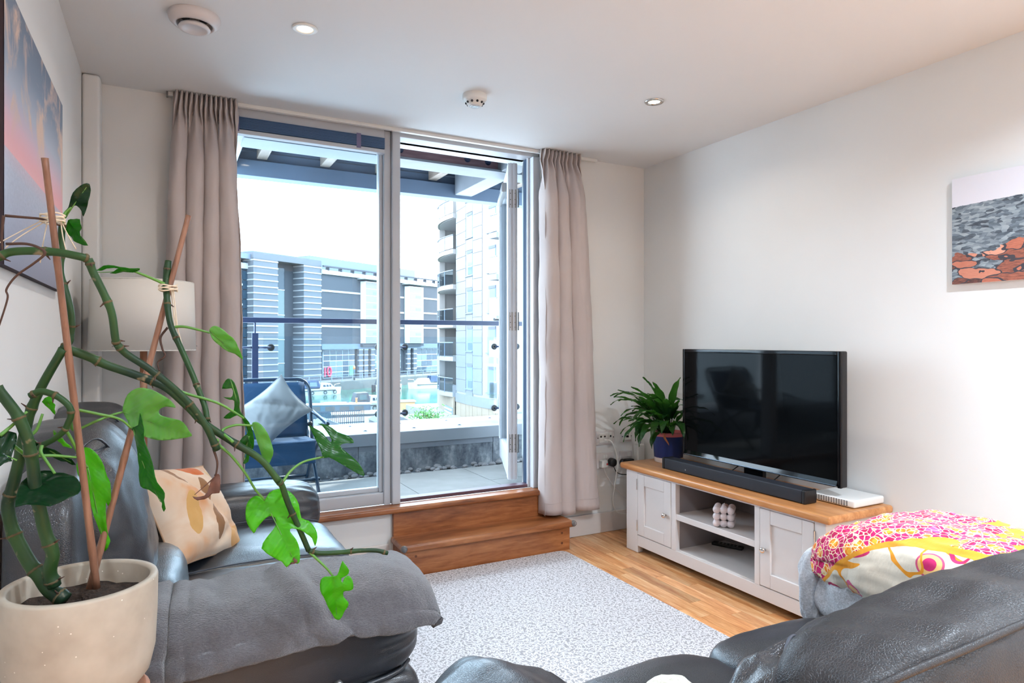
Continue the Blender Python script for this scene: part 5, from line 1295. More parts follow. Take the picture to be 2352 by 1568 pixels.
def cruiser(label, loc, ang, L, canopy):
    M_ = Matrix.Translation(loc) @ Matrix.Rotation(R(ang), 4, 'Z')
    o = thing('motor_boat', label, 'boat', loc, 'boats moored in the dock')
    h = hull('hull', 'boat_white', L, 2.3, 0.95, o, M_)
    MB().box(-L/2, L*0.30, -1.16, 1.16, 0.62, 0.70).build('rubbing_strake', 'rope_black', h, xf=M_)
    cb = MB().raw([(-0.06*L, -0.95, 0.95), (0.30*L, -0.8, 1.0), (0.30*L, 0.8, 1.0), (-0.06*L, 0.95, 0.95), (-0.02*L, -0.82, 1.75), (0.20*L, -0.7, 1.7), (0.20*L, 0.7, 1.7), (-0.02*L, 0.82, 1.75)], [(3,2,1,0),(4,5,6,7),(0,1,5,4),(1,2,6,5),(2,3,7,6),(3,0,4,7)]).build('cabin', 'boat_white', o, xf=M_)
    for a, b in ((0.02, 0.08), (0.10, 0.15), (0.17, 0.21)):
        MB().raw([(a*L, -0.92, 1.2), (b*L, -0.90, 1.2), (b*L - 0.05, -0.82, 1.5), (a*L, -0.84, 1.5)], [(0, 1, 2, 3)]).build('cabin_window', 'pane_dark', cb, solid=0.03, xf=M_)
    MB().raw([(-0.42*L, -1.0, 1.05), (-0.05*L, -0.9, 1.1), (-0.05*L, 0.9, 1.1), (-0.42*L, 1.0, 1.05), (-0.36*L, -0.8, 2.1), (-0.08*L, -0.75, 2.15), (-0.08*L, 0.75, 2.15), (-0.36*L, 0.8, 2.1)], [(3,2,1,0),(4,5,6,7),(0,1,5,4),(1,2,6,5),(2,3,7,6),(3,0,4,7)]).build('canopy', canopy, o, xf=M_)
    MB().raw([(-0.30*L, -0.97, 1.3), (-0.12*L, -0.93, 1.3), (-0.13*L, -0.84, 1.95), (-0.29*L, -0.87, 1.95)], [(0, 1, 2, 3)]).build('canopy_window', 'pane_green', o, solid=0.03, xf=M_)
    for f in (-0.25, 0.05, 0.28):
        MB().tube([M_ @ Vector((f*L + 0.24*math.cos(2*math.pi*k/16), -1.22 + 0.25*max(0, f)*1.2, 0.35 + 0.24*math.sin(2*math.pi*k/16))) for k in range(17)], 0.055, 6, cap=False).build('fender', 'rope_black', o, smooth=True)
    MB().tube([M_ @ Vector(p) for p in ((0.28*L, -0.75, 1.0), (0.30*L, -0.72, 1.5), (0.46*L, -0.2, 1.6), (0.49*L, 0, 1.55))], 0.03, 6).build('bow_rail', 'chrome', o, smooth=True)
    MB().box(-L/2 - 0.5, -L/2, -0.3, 0.3, -0.2, 1.1).build('outboard_motor', 'rope_black', o, xf=M_, bevel=0.08)
    return o
cruiser('white cabin cruiser with ring fenders moored left of the window mullion', (20.9, 103.4, -6.95), 10.9, 6.9, 'boat_navy')
cruiser('white motor boat with dark folded canopy near the tower', (40.4, 109.0, -6.95), 182.5, 7.0, 'boat_navy')
cruiser('dark canopied boat half hidden by the window mullion', (32.6, 106.0, -6.95), 12, 5.0, 'boat_grey')
def narrowboat(label, a, b, hullm, roofm):
    a = Vector(a); b = Vector(b); d = b - a; L = d.length; M_ = Matrix.Translation((a + b) / 2) @ Matrix.Rotation(math.atan2(d.y, d.x), 4, 'Z')
    o = thing('narrowboat', label, 'boat', tuple((a + b)/2), 'boats moored in the dock')
    hull('hull', hullm, L, 2.1, 0.7, o, M_, 0.18, 0.3, 0.5)
    cb = MB().box(-L*0.42, L*0.36, -0.9, 0.9, 0.7, 1.55).build('cabin', hullm, o, xf=M_, bevel=0.05)
    MB().box(-L*0.43, L*0.37, -0.95, 0.95, 1.55, 1.63).build('roof', roofm, o, xf=M_)
    for k in range(5):
        MB().box(-L*0.36 + k*L*0.14, -L*0.36 + k*L*0.14 + 0.95, -0.93, -0.89, 0.95, 1.40).build('window', 'pane_pale', cb, xf=M_)
    MB().lathe([(0.09, 0), (0.09, 0.55), (0.13, 0.56), (0.13, 0.62)], (0, 0, 0), 12).build('flue', 'orange_paint', o, xf=M_ @ Matrix.Translation((L*0.22, -0.3, 1.6)))
    MB().box(-L*0.1, L*0.12, -0.25, 0.25, 1.63, 1.78).build('roof_box', 'boat_wood', o, xf=M_)
    return o
narrowboat('blue-grey narrowboat with white roof seen between the balcony posts', (10.5, 71.2, -6.95), (20.6, 68.4, -6.95), 'boat_blue', 'boat_white')
narrowboat('cream-roofed narrowboat nearest the white tower', (12.6, 60.6, -6.95), (20.6, 59.0, -6.95), 'boat_grey', 'boat_cream')
wb = thing('work_boat', 'small brown wheelhouse boat with grey canopy right of the mullion', 'boat', (19.6, 66.5, -6.95), 'boats moored in the dock')
MW = Matrix.Translation((21.6, 66.0, -6.95)) @ Matrix.Rotation(R(-12), 4, 'Z')
hull('hull', 'boat_grey', 6.5, 2.2, 0.9, wb, MW)
MB().box(-2.4, -0.6, -0.9, 0.9, 0.9, 2.0).build('canopy', 'boat_grey', wb, xf=MW, bevel=0.08); MB().box(-0.4, 1.4, -0.85, 0.85, 0.9, 1.9).build('wheelhouse', 'boat_wood', wb, xf=MW, bevel=0.05); MB().box(-0.5, 1.5, -0.95, 0.95, 1.9, 2.0).build('roof', 'boat_cream', wb, xf=MW)
gb = cruiser('boat with pointed grey canvas cover behind the mullion', (21.4, 77.0, -6.95), 0, 5.0, 'boat_grey')
mp = thing('mooring_post', 'blue mooring post with orange cap behind the white cruiser', 'post', tuple(ME @ Vector((19.0, -4.6, -5.5))))
MB().lathe([(0.16, -5.5), (0.16, -3.6), (0.15, -3.55)], (ME @ Vector((19.0, -4.6, 0))).to_tuple(), 14).build('shaft', 'boat_blue', mp, smooth=True)
MB().lathe([(0.19, -3.6), (0.19, -3.1), (0.05, -3.0)], (ME @ Vector((19.0, -4.6, 0))).to_tuple(), 14).build('cap', 'orange_paint', mp, smooth=True)
# near quay fence, shed roofs and shrub
plain('fence_black', (52, 60, 70), 0.6)
qf = thing('quay_fence', 'dark picket fence on the near quay below the parapet', 'fence', (11.5, 50.5, -5.2))
MB().box(8.6, 13.6, 50.48, 50.52, -4.15, -4.08).build('top_rail', 'fence_black', qf); MB().box(8.6, 13.6, 50.48, 50.52, -5.05, -4.98).build('bottom_rail', 'fence_black', qf)
pk = MB().box(-0.025, 0.025, -0.02, 0.02, 0, 1.1).mesh('picket'); pk.materials.append(MATS['fence_black'])
for k in range(34): piece(pk, 'picket', qf, (8.65 + 0.148*k, 50.5, -5.2))
plain('shed_roof', (76, 78, 82), 0.7)
for lb_, x0, y0, wd in (('grey gabled shed roof left of the quay fence', 9.6, 46.0, 2.4), ('grey flat-sided shed right of the quay fence', 14.6, 47.5, 2.6)):
    sd = thing('shed', lb_, 'shed', (x0, y0, -5.2))
    MB().box(x0 - wd/2 + 0.1, x0 + wd/2 - 0.1, y0 - 1, y0 + 1, -5.2, -4.6).build('wall', 'quay_stone', sd)
    MB().raw([(x0 - wd/2, y0 - 1.1, -4.6), (x0 + wd/2, y0 - 1.1, -4.6), (x0, y0 - 1.1, -4.05), (x0 - wd/2, y0 + 1.1, -4.6), (x0 + wd/2, y0 + 1.1, -4.6), (x0, y0 + 1.1, -4.05)], [(0, 1, 2), (5, 4, 3), (0, 3, 4, 1), (1, 4, 5, 2), (2, 5, 3, 0)]).build('roof', 'shed_roof', sd)
plain('shrub_green', (70, 118, 46), 0.7, var=0.3, vscale=3)
sbm = MB(); rs_ = random.Random(5)
for k in range(420):
    c_ = Vector((18.4 + rs_.gauss(0, 0.75), 49.6 + rs_.gauss(0, 0.3), -5.0 + abs(rs_.gauss(0, 0.38))))
    a = Vector((rs_.uniform(-1, 1), rs_.uniform(-1, 1), rs_.uniform(-.2, 1))).normalized(); b = a.orthogonal().normalized()
    sbm.raw([c_, c_ + a*0.11 + b*0.05, c_ + a*0.24, c_ + a*0.11 - b*0.05], [(0, 1, 2, 3)])
shb = thing('shrub', 'bright green shrub on the quay beside the white tower', 'shrub', (18.4, 49.6, -5.2))
sbm.build('foliage', 'shrub_green', shb)['kind'] = 'stuff'
for k in range(4): MB().tube([(18.4 + 0.1*k, 49.6, -5.2), (18.0 + 0.35*k, 49.6, -4.6)], 0.03, 6).build('stem', 'boat_wood', shb)
# ------------------------------------------------------------------ climbing plant in the foreground: measured stems and leaf outlines (metres)
STEMS = [
('stem',[(-0.1422,1.2394,0.8278),(-0.1643,1.2501,0.8439),(-0.178,1.2565,0.8661),(-0.1916,1.2628,0.8856),(-0.2054,1.2692,0.9139),(-0.2164,1.2742,0.9422),(-0.222,1.2762,0.9773),(-0.2164,1.2724,1.0021),(-0.2078,1.267,1.0398),(-0.2022,1.2632,1.0713),(-0.196,1.259,1.0994),(-0.188,1.254,1.1308),(-0.171,1.2441,1.1717),(-0.1444,1.2292,1.2234)],(0.0115,0.0062)),
('stem',[(-0.1444,1.2292,1.2234),(-0.1346,1.2405,1.2205),(-0.1108,1.2444,1.2098),(-0.0879,1.2488,1.1967),(-0.0503,1.2454,1.1811),(-0.0065,1.2387,1.1607),(0.0234,1.2394,1.1317),(0.0542,1.2396,1.0966),(0.0763,1.2444,1.0774),(0.1119,1.2421,1.0509),(0.1477,1.2397,1.0237),(0.1773,1.2405,0.9833)],(0.0075,0.0058)),
('stem',[(0.1773,1.2405,0.9833),(0.1845,1.248,0.9716),(0.1959,1.2533,0.9374),(0.2133,1.2554,0.8946),(0.233,1.2563,0.8446)],(0.0058,0.005)),
('stem',[(0.233,1.2563,0.8446),(0.2538,1.2567,0.8365),(0.2902,1.2488,0.8349),(0.3272,1.2406,0.835),(0.3566,1.2364,0.8318),(0.3781,1.2364,0.8235)],(0.0048,0.004)),
('stem',[(-0.1565,1.2356,0.8535),(-0.1618,1.2312,0.8782),(-0.1569,1.2214,0.908),(-0.1654,1.2187,0.9407),(-0.1708,1.2143,0.9724),(-0.1767,1.2103,1.0104),(-0.1792,1.2044,1.0478),(-0.182,1.1987,1.0731),(-0.1861,1.1937,1.098),(-0.1954,1.1914,1.1252),(-0.2071,1.1903,1.1464),(-0.2203,1.1901,1.1679)],(0.0098,0.0075)),
('stem',[(-0.2226,1.2026,1.3572),(-0.2067,1.2033,1.3673),(-0.1779,1.1972,1.3703),(-0.1457,1.1892,1.3691),(-0.1183,1.1838,1.364),(-0.1074,1.1871,1.3617)],(0.006,0.0058)),
('stem',[(-0.1074,1.1871,1.3617),(-0.1015,1.1908,1.3416),(-0.0884,1.1907,1.3112),(-0.0775,1.1917,1.2805),(-0.0732,1.1962,1.2439),(-0.0712,1.2019,1.2309)],(0.0058,0.0056)),
('stem',[(-0.0712,1.2019,1.2309),(-0.0579,1.2095,1.2148),(-0.03,1.2093,1.1935),(-0.0013,1.2087,1.168),(0.0203,1.2118,1.1456),(0.0399,1.216,1.1205),(0.0593,1.2203,1.0881),(0.0752,1.2265,1.0491)],(0.0056,0.0058)),
('stem',[(-0.1466,1.2473,1.2233),(-0.1388,1.2445,1.2343),(-0.1371,1.2448,1.244),(-0.1363,1.2457,1.2758),(-0.1423,1.2501,1.3078),(-0.1494,1.2551,1.3342),(-0.1518,1.2576,1.3503),(-0.1507,1.2583,1.3768),(-0.1499,1.2591,1.4118),(-0.1489,1.2599,1.4217)],(0.006,0.005)),
('stem',[(0.001,1.3448,1.3818),(-0.0029,1.338,1.3422),(-0.0015,1.3285,1.3172),(0.0009,1.3184,1.2871),(0.0061,1.3069,1.2597),(0.0189,1.2913,1.2273),(0.037,1.273,1.1809),(0.0468,1.2591,1.1525),(0.0571,1.2448,1.1215),(0.06,1.2345,1.0991)],(0.0056,0.0046)),
('stem',[(-0.1846,1.2165,1.1525),(-0.1716,1.2127,1.1589),(-0.1586,1.209,1.156),(-0.1455,1.2051,1.1485),(-0.1335,1.2019,1.1356),(-0.1315,1.2039,1.1219),(-0.1354,1.2091,1.1102),(-0.1417,1.2155,1.0971),(-0.1558,1.226,1.0839),(-0.173,1.2381,1.0733),(-0.1831,1.2465,1.0634),(-0.195,1.2559,1.0568)],(0.0052,0.0042)),
('petiole',[(-0.1376,1.2595,1.1153),(-0.1361,1.2814,1.0902),(-0.1062,1.2882,1.102),(-0.0845,1.2994,1.1099),(-0.0687,1.3137,1.113)],(0.0028,0.0019)),
('petiole',[(-0.1337,1.2349,1.1279),(-0.127,1.2483,1.1256),(-0.0976,1.2498,1.117),(-0.0698,1.2521,1.1074),(-0.0534,1.2604,1.0904)],(0.0028,0.0019)),
('petiole',[(-0.1705,1.2204,1.0757),(-0.1708,1.2149,1.0659),(-0.1612,1.2042,1.0515),(-0.1505,1.1929,1.036)],(0.0028,0.0019)),
('petiole',[(-0.142,1.228,1.097),(-0.1374,1.2368,1.0867),(-0.1307,1.2446,1.0679),(-0.1245,1.2527,1.0474),(-0.1151,1.259,1.0308)],(0.0028,0.0019)),
('petiole',[(0.0752,1.2265,1.0663),(0.0788,1.2404,1.0558),(0.0994,1.2454,1.0337),(0.1226,1.249,1.0003),(0.1393,1.256,0.9692),(0.1564,1.2628,0.9462)],(0.0028,0.0019)),
('petiole',[(0.1845,1.248,0.978),(0.202,1.2576,0.9969),(0.2257,1.264,1.0099),(0.261,1.2642,1.0159)],(0.0028,0.0019)),
('petiole',[(0.2344,1.2556,0.8413),(0.2527,1.2516,0.8218),(0.2668,1.2498,0.8053),(0.2759,1.2507,0.792)],(0.0028,0.0019)),
('petiole',[(0.0034,1.3322,1.2602),(0.0251,1.3283,1.2619),(0.0492,1.3231,1.2565),(0.0685,1.3204,1.251)],(0.0028,0.0019)),
('petiole',[(-0.0049,1.3253,1.338),(-0.028,1.3186,1.348),(-0.0477,1.3101,1.3555),(-0.0576,1.2965,1.3589)],(0.0028,0.0019)),
('petiole',[(-0.1489,1.2599,1.4217),(-0.1459,1.2611,1.4396),(-0.1369,1.2592,1.4506)],(0.0028,0.0019)),
('petiole',[(-0.0014,1.2443,1.1646),(0.0236,1.2509,1.1478),(0.0749,1.2436,1.1291),(0.1025,1.2488,1.1113),(0.1206,1.259,1.0977)],(0.0028,0.0019)),
('petiole',[(0.0999,1.2248,1.061),(0.0842,1.2481,1.078),(0.1056,1.2519,1.0869),(0.1344,1.2518,1.0845)],(0.0028,0.0019)),
('petiole',[(-0.1912,1.2313,1.0603),(-0.2001,1.2172,1.0737),(-0.2139,1.2055,1.0926),(-0.2203,1.1901,1.0982)],(0.0028,0.0019)),
('petiole',[(-0.184,1.2162,1.0924),(-0.1761,1.2177,1.1017),(-0.1693,1.2198,1.1243)],(0.0028,0.0019)),
('petiole',[(-0.2158,1.1877,1.0982),(-0.2021,1.1975,1.1121),(-0.1868,1.2063,1.1298)],(0.0028,0.0019)),
('petiole',[(-0.177,1.2238,1.0597),(-0.1584,1.2291,1.058),(-0.1424,1.2357,1.0543),(-0.1289,1.2436,1.0506)],(0.0028,0.0019)),
('aerial_root',[(-0.2162,1.2219,1.4238),(-0.1921,1.2233,1.4236),(-0.1714,1.2265,1.4233),(-0.1555,1.2322,1.4182),(-0.1489,1.2429,1.4177)],(0.0022,0.0012)),
('aerial_root',[(-0.2157,1.2103,1.4219),(-0.218,1.2115,1.3921),(-0.2169,1.2109,1.3669)],(0.0022,0.0012)),
('aerial_root',[(-0.2095,1.1957,1.3784),(-0.1833,1.1805,1.3782),(-0.1655,1.1697,1.3716),(-0.1591,1.1649,1.3631),(-0.1741,1.1714,1.3483),(-0.1952,1.1811,1.331),(-0.2079,1.1864,1.3112),(-0.2065,1.1843,1.2965),(-0.2191,1.1895,1.2502)],(0.0022,0.0012)),
('aerial_root',[(-0.0001,1.3227,1.26),(-0.0111,1.324,1.242),(-0.0083,1.318,1.2218),(-0.0042,1.3113,1.2095),(-0.0151,1.3125,1.1981),(-0.013,1.3069,1.1836)],(0.0022,0.0012)),
('aerial_root',[(0.0693,1.2296,1.0513),(0.0752,1.2265,1.0289),(0.0739,1.2272,1.0103),(0.0712,1.2286,1.005)],(0.0022,0.0012)),
('bamboo_cane',[(-0.1034,1.2698,0.8294),(-0.1355,1.2359,1.1828),(-0.1639,1.1999,1.5115)],(0.0058,0.0046)),
('bamboo_cane',[(-0.1146,1.287,0.8241),(-0.0441,1.3205,1.1233),(0.0342,1.3499,1.4681)],(0.0058,0.0046)),
]
LEAVES = [
('leaf','monstera_pale',[(-0.0687,1.309,1.1133),(-0.0671,1.3069,1.1271),(-0.061,1.3042,1.1443),(-0.049,1.3025,1.1543),(-0.037,1.3021,1.1556),(-0.0188,1.3026,1.1498),(-0.0002,1.304,1.1367),(0.0092,1.3053,1.1256),(0.0123,1.3062,1.1183),(-0.0034,1.3064,1.1208),(-0.0127,1.3074,1.1159),(-0.0133,1.3085,1.1088),(-0.0065,1.309,1.1038),(0.0123,1.309,1.0985),(0.025,1.3096,1.0906),(0.0347,1.3117,1.0719),(0.0386,1.3128,1.0625),(0.0187,1.3142,1.0601),(-0.0065,1.3152,1.0606),(-0.0251,1.3153,1.0647),(-0.0434,1.3146,1.0731),(-0.0555,1.3132,1.0844),(-0.0613,1.3111,1.0989)],(-0.0687,1.309,1.1133),(0.0386,1.3128,1.0625),[],0.2,0.3),
('leaf','monstera_leaf',[(-0.0547,1.2945,1.0866),(-0.0455,1.2857,1.0922),(-0.0394,1.2825,1.1126),(-0.0369,1.2782,1.101),(-0.0363,1.2754,1.0877),(-0.0301,1.266,1.0681),(-0.021,1.2529,1.0458),(-0.0179,1.2456,1.0199),(-0.0135,1.2378,1.0009),(-0.0105,1.2316,0.9819),(-0.0119,1.2313,0.9706),(-0.0128,1.2309,0.9625),(-0.0154,1.2319,0.951),(-0.0172,1.2351,0.9588),(-0.0178,1.2378,0.9715),(-0.0298,1.2529,0.9863),(-0.0388,1.2633,0.9919),(-0.0404,1.2681,1.0113),(-0.0421,1.2733,1.0342),(-0.0453,1.2807,1.0605),(-0.0515,1.2902,1.0801)],(-0.0531,1.2931,1.0884),(-0.0148,1.232,0.9559),[],0.2,0.6),
('leaf','monstera_bright',[(-0.1319,1.2807,1.0374),(-0.1252,1.2824,1.0579),(-0.1144,1.2849,1.0583),(-0.1033,1.2874,1.0455),(-0.095,1.2892,1.0261),(-0.0908,1.2901,1.0088),(-0.0871,1.2909,0.9982),(-0.086,1.2911,0.9711),(-0.0894,1.2904,0.9582),(-0.0922,1.2898,0.9654),(-0.0922,1.2898,0.9319),(-0.0879,1.2907,0.9076),(-0.0851,1.2913,0.8969),(-0.0922,1.2898,0.8799),(-0.095,1.2892,0.8989),(-0.1033,1.2874,0.9272),(-0.1089,1.2862,0.9449),(-0.1144,1.2849,0.9723),(-0.1171,1.2843,1.0025),(-0.1198,1.2837,1.0226),(-0.1279,1.2817,1.0106),(-0.1319,1.2807,1.0243)],(-0.1171,1.2843,1.0272),(-0.0922,1.2898,0.8799),[],0.35,0.3),
('leaf','monstera_dark',[(-0.196,1.1746,0.9994),(-0.1975,1.2049,1.0108),(-0.1916,1.2293,1.0204),(-0.1793,1.2476,1.0281),(-0.1643,1.2506,1.0293),(-0.1446,1.2381,1.0234),(-0.1297,1.2215,1.0157),(-0.1198,1.2007,1.0063),(-0.1171,1.1858,0.9999),(-0.1245,1.1721,0.9947),(-0.1408,1.1642,0.9924),(-0.1653,1.1667,0.9947),(-0.1833,1.1759,0.9991)],(-0.1574,1.2472,1.0277),(-0.195,1.1755,0.9997),[],0.25,0.5),
('leaf','monstera_dark',[(-0.2238,1.1933,1.0973),(-0.2174,1.1965,1.1),(-0.2085,1.1996,1.1019),(-0.1987,1.198,1.0965),(-0.1973,1.1921,1.0868),(-0.1998,1.183,1.0737),(-0.201,1.1767,1.0646),(-0.1995,1.1747,1.0611),(-0.2082,1.1715,1.0595),(-0.2142,1.1666,1.0545),(-0.2214,1.1688,1.0605)],(-0.1941,1.1769,1.0625),(-0.2215,1.1813,1.0785),[],0.2,0.3),
('leaf','monstera_bright',[(-0.1743,1.2497,1.1407),(-0.1646,1.2454,1.1491),(-0.1584,1.248,1.1389),(-0.1572,1.251,1.1293),(-0.1588,1.2551,1.1178),(-0.1644,1.2525,1.1282)],(-0.1702,1.2473,1.146),(-0.1588,1.2551,1.1178),[],0.2,0.3),
('leaf','monstera_bright',[(-0.1569,1.2273,1.0966),(-0.1527,1.2281,1.0923),(-0.1519,1.2301,1.0862),(-0.1454,1.2299,1.0838),(-0.1401,1.2315,1.0767),(-0.1339,1.2342,1.0654),(-0.1405,1.2342,1.0685),(-0.1479,1.2329,1.0758),(-0.1521,1.2317,1.0815),(-0.1561,1.2299,1.0885)],(-0.1569,1.2273,1.0966),(-0.1339,1.2342,1.0654),[],0.2,0.3),
('leaf','monstera_dark',[(-0.1854,1.2424,1.0824),(-0.1781,1.2507,1.0755),(-0.1655,1.2604,1.068),(-0.1539,1.2738,1.0558),(-0.1401,1.2916,1.0383),(-0.1356,1.3033,1.0256),(-0.1473,1.2941,1.0344),(-0.1614,1.2803,1.0473),(-0.1732,1.2697,1.0566),(-0.1826,1.2595,1.0655)],(-0.1854,1.2424,1.0824),(-0.1356,1.3033,1.0256),[],0.2,0.3),
('leaf','monstera_dark',[(-0.1498,1.2676,1.4292),(-0.1483,1.2637,1.4394),(-0.1411,1.259,1.45),(-0.1384,1.255,1.4602),(-0.1334,1.2498,1.473),(-0.124,1.2448,1.4836),(-0.1147,1.2421,1.4881),(-0.1104,1.2433,1.4835),(-0.1108,1.2483,1.4697),(-0.1147,1.2542,1.4543),(-0.1199,1.2606,1.4382),(-0.123,1.2582,1.4462),(-0.1296,1.2565,1.4533),(-0.1342,1.2576,1.4517),(-0.139,1.2605,1.4451),(-0.1439,1.2649,1.4347)],(-0.1475,1.2663,1.4319),(-0.1125,1.2423,1.487),[[(-0.1362,1.2556,1.4578),(-0.1325,1.2524,1.4656),(-0.1244,1.2496,1.4707),(-0.1171,1.2483,1.4717),(-0.1223,1.2507,1.4669),(-0.1304,1.2534,1.462)]],0.2,0.3),
('leaf','monstera_leaf',[(-0.1412,1.2604,1.4301),(-0.1313,1.2513,1.4308),(-0.1203,1.2416,1.4302),(-0.122,1.2472,1.4176),(-0.1236,1.2528,1.405),(-0.1155,1.2507,1.3892),(-0.1277,1.2602,1.3936),(-0.1373,1.2657,1.4031),(-0.1413,1.265,1.4161)],(-0.1408,1.2604,1.4288),(-0.116,1.251,1.3897),[],0.2,0.3),
('leaf','monstera_leaf',[(-0.1151,1.3105,1.3476),(-0.1051,1.2901,1.356),(-0.0995,1.2785,1.3607),(-0.087,1.2684,1.3644),(-0.0704,1.2683,1.364),(-0.0564,1.2765,1.36),(-0.0442,1.277,1.3592),(-0.0424,1.2819,1.357),(-0.052,1.2889,1.3543),(-0.0669,1.2931,1.3531),(-0.0866,1.2982,1.3518),(-0.0762,1.2852,1.357),(-0.071,1.279,1.3594),(-0.0901,1.2796,1.3599),(-0.1029,1.2924,1.3549)],(-0.0423,1.2803,1.3577),(-0.115,1.3094,1.348),[],0.2,0.3),
('leaf','monstera_pale',[(0.0672,1.3037,1.2574),(0.0717,1.3007,1.2622),(0.0785,1.299,1.2629),(0.0924,1.299,1.256),(0.1067,1.3016,1.2424),(0.1156,1.306,1.227),(0.1219,1.3122,1.2083),(0.1236,1.3156,1.1989),(0.1134,1.3135,1.21),(0.0991,1.3134,1.2178),(0.085,1.3127,1.2271),(0.0736,1.31,1.2393),(0.0679,1.3067,1.2499)],(0.0673,1.3052,1.2538),(0.1236,1.3156,1.1989),[],0.2,0.3),
('leaf','monstera_leaf',[(0.085,1.2643,1.1509),(0.0904,1.2611,1.1657),(0.097,1.2592,1.1693),(0.105,1.2586,1.1617),(0.1108,1.2599,1.1441),(0.1144,1.2616,1.1265),(0.1146,1.2637,1.1114),(0.1261,1.2633,1.0958),(0.1332,1.2636,1.0829),(0.1386,1.2663,1.0545),(0.1361,1.2692,1.0366),(0.1291,1.2693,1.0472),(0.1153,1.2714,1.0542),(0.1254,1.2675,1.0666),(0.1276,1.2662,1.0729),(0.1216,1.265,1.0909),(0.1124,1.2652,1.1039),(0.0989,1.269,1.0967),(0.0877,1.2712,1.0984),(0.0988,1.2673,1.1093),(0.1044,1.2659,1.1104),(0.1053,1.2631,1.1292),(0.0974,1.2644,1.1319),(0.0873,1.2658,1.1372),(0.0996,1.2634,1.1356),(0.1029,1.2619,1.1418),(0.1006,1.2609,1.1518)],(0.0982,1.2591,1.1681),(0.1361,1.2692,1.0366),[],0.05,0.3),
('leaf','monstera_pale',[(0.1325,1.246,1.0874),(0.1383,1.2467,1.0919),(0.148,1.2495,1.0861),(0.1579,1.2536,1.0699),(0.1669,1.2581,1.0485),(0.1697,1.2613,1.0276),(0.1662,1.2623,1.015),(0.159,1.2617,1.0081),(0.1539,1.2594,1.0191),(0.1463,1.2551,1.0405),(0.1388,1.2504,1.0641),(0.135,1.2479,1.0771)],(0.1348,1.2462,1.0897),(0.1594,1.2618,1.0086),[],0.4,0.3),
('leaf','monstera_leaf',[(0.1143,1.2733,1.0541),(0.1255,1.2691,1.0664),(0.1302,1.269,1.0598),(0.135,1.2697,1.0467),(0.1375,1.2709,1.0338),(0.1318,1.2729,1.0289),(0.1297,1.2751,1.0161),(0.1205,1.2775,1.0127),(0.1261,1.2744,1.0266),(0.1247,1.2719,1.0472)],(0.1302,1.2685,1.0636),(0.121,1.2774,1.0132),[],0.2,0.3),
('leaf','monstera_bright',[(0.1584,1.2793,0.942),(0.1671,1.2829,0.9549),(0.1811,1.2829,0.9599),(0.1961,1.2802,0.9576),(0.2094,1.2745,0.9462),(0.2168,1.2675,0.9291),(0.2202,1.2593,0.907),(0.2331,1.2553,0.9004),(0.2434,1.2489,0.886),(0.2465,1.2431,0.8709),(0.2414,1.2387,0.8567),(0.2368,1.2442,0.8705),(0.2262,1.2485,0.879),(0.2169,1.2521,0.8858),(0.2021,1.2553,0.8899),(0.199,1.2538,0.8848),(0.2091,1.2475,0.8706),(0.2142,1.2409,0.8543),(0.2129,1.2334,0.8336),(0.2068,1.2333,0.8317),(0.1989,1.2355,0.8352),(0.1903,1.2333,0.8272),(0.1828,1.2378,0.837),(0.1673,1.2429,0.8464),(0.1495,1.2507,0.8625),(0.1582,1.2559,0.8784),(0.1695,1.2592,0.8903),(0.1759,1.2621,0.9003),(0.1746,1.2662,0.9111),(0.1653,1.2685,0.9146),(0.1542,1.2672,0.9076),(0.143,1.2639,0.8956),(0.1374,1.2617,0.8883),(0.1275,1.269,0.9049),(0.125,1.2753,0.9209),(0.1274,1.2808,0.9366),(0.1344,1.2838,0.9467),(0.1453,1.2842,0.9512),(0.1532,1.2816,0.9465)],(0.1584,1.2793,0.942),(0.2042,1.2347,0.8346),[[(0.1807,1.2706,0.9253),(0.1878,1.2715,0.9301),(0.1986,1.2689,0.9265),(0.2065,1.2653,0.919),(0.2035,1.2643,0.9152),(0.1872,1.2672,0.918)]],0.12,0.25),
('leaf','monstera_leaf',[(0.2597,1.2566,1.0158),(0.2564,1.2656,1.0304),(0.2486,1.2783,1.0504),(0.2416,1.2896,1.068),(0.241,1.2931,1.0743),(0.2503,1.2875,1.0677),(0.2642,1.2787,1.0572),(0.2728,1.2699,1.0445),(0.2763,1.2677,1.0419),(0.2781,1.27,1.0468),(0.272,1.2782,1.0595),(0.2633,1.2871,1.0723),(0.2562,1.2909,1.0764),(0.2735,1.2854,1.0733),(0.2899,1.2753,1.0614),(0.3067,1.2672,1.0532),(0.3149,1.2625,1.0479),(0.3176,1.2574,1.0395),(0.305,1.2601,1.0395),(0.2932,1.2609,1.0363),(0.2961,1.2562,1.0288),(0.3095,1.2462,1.0159),(0.3204,1.2369,1.0033),(0.3286,1.2275,0.9896),(0.3286,1.2228,0.9812),(0.318,1.2273,0.9854),(0.2995,1.2378,0.9971),(0.2834,1.247,1.0074),(0.2695,1.2543,1.0153)],(0.2597,1.2566,1.0158),(0.2896,1.274,1.0588),[],0.1,0.3),
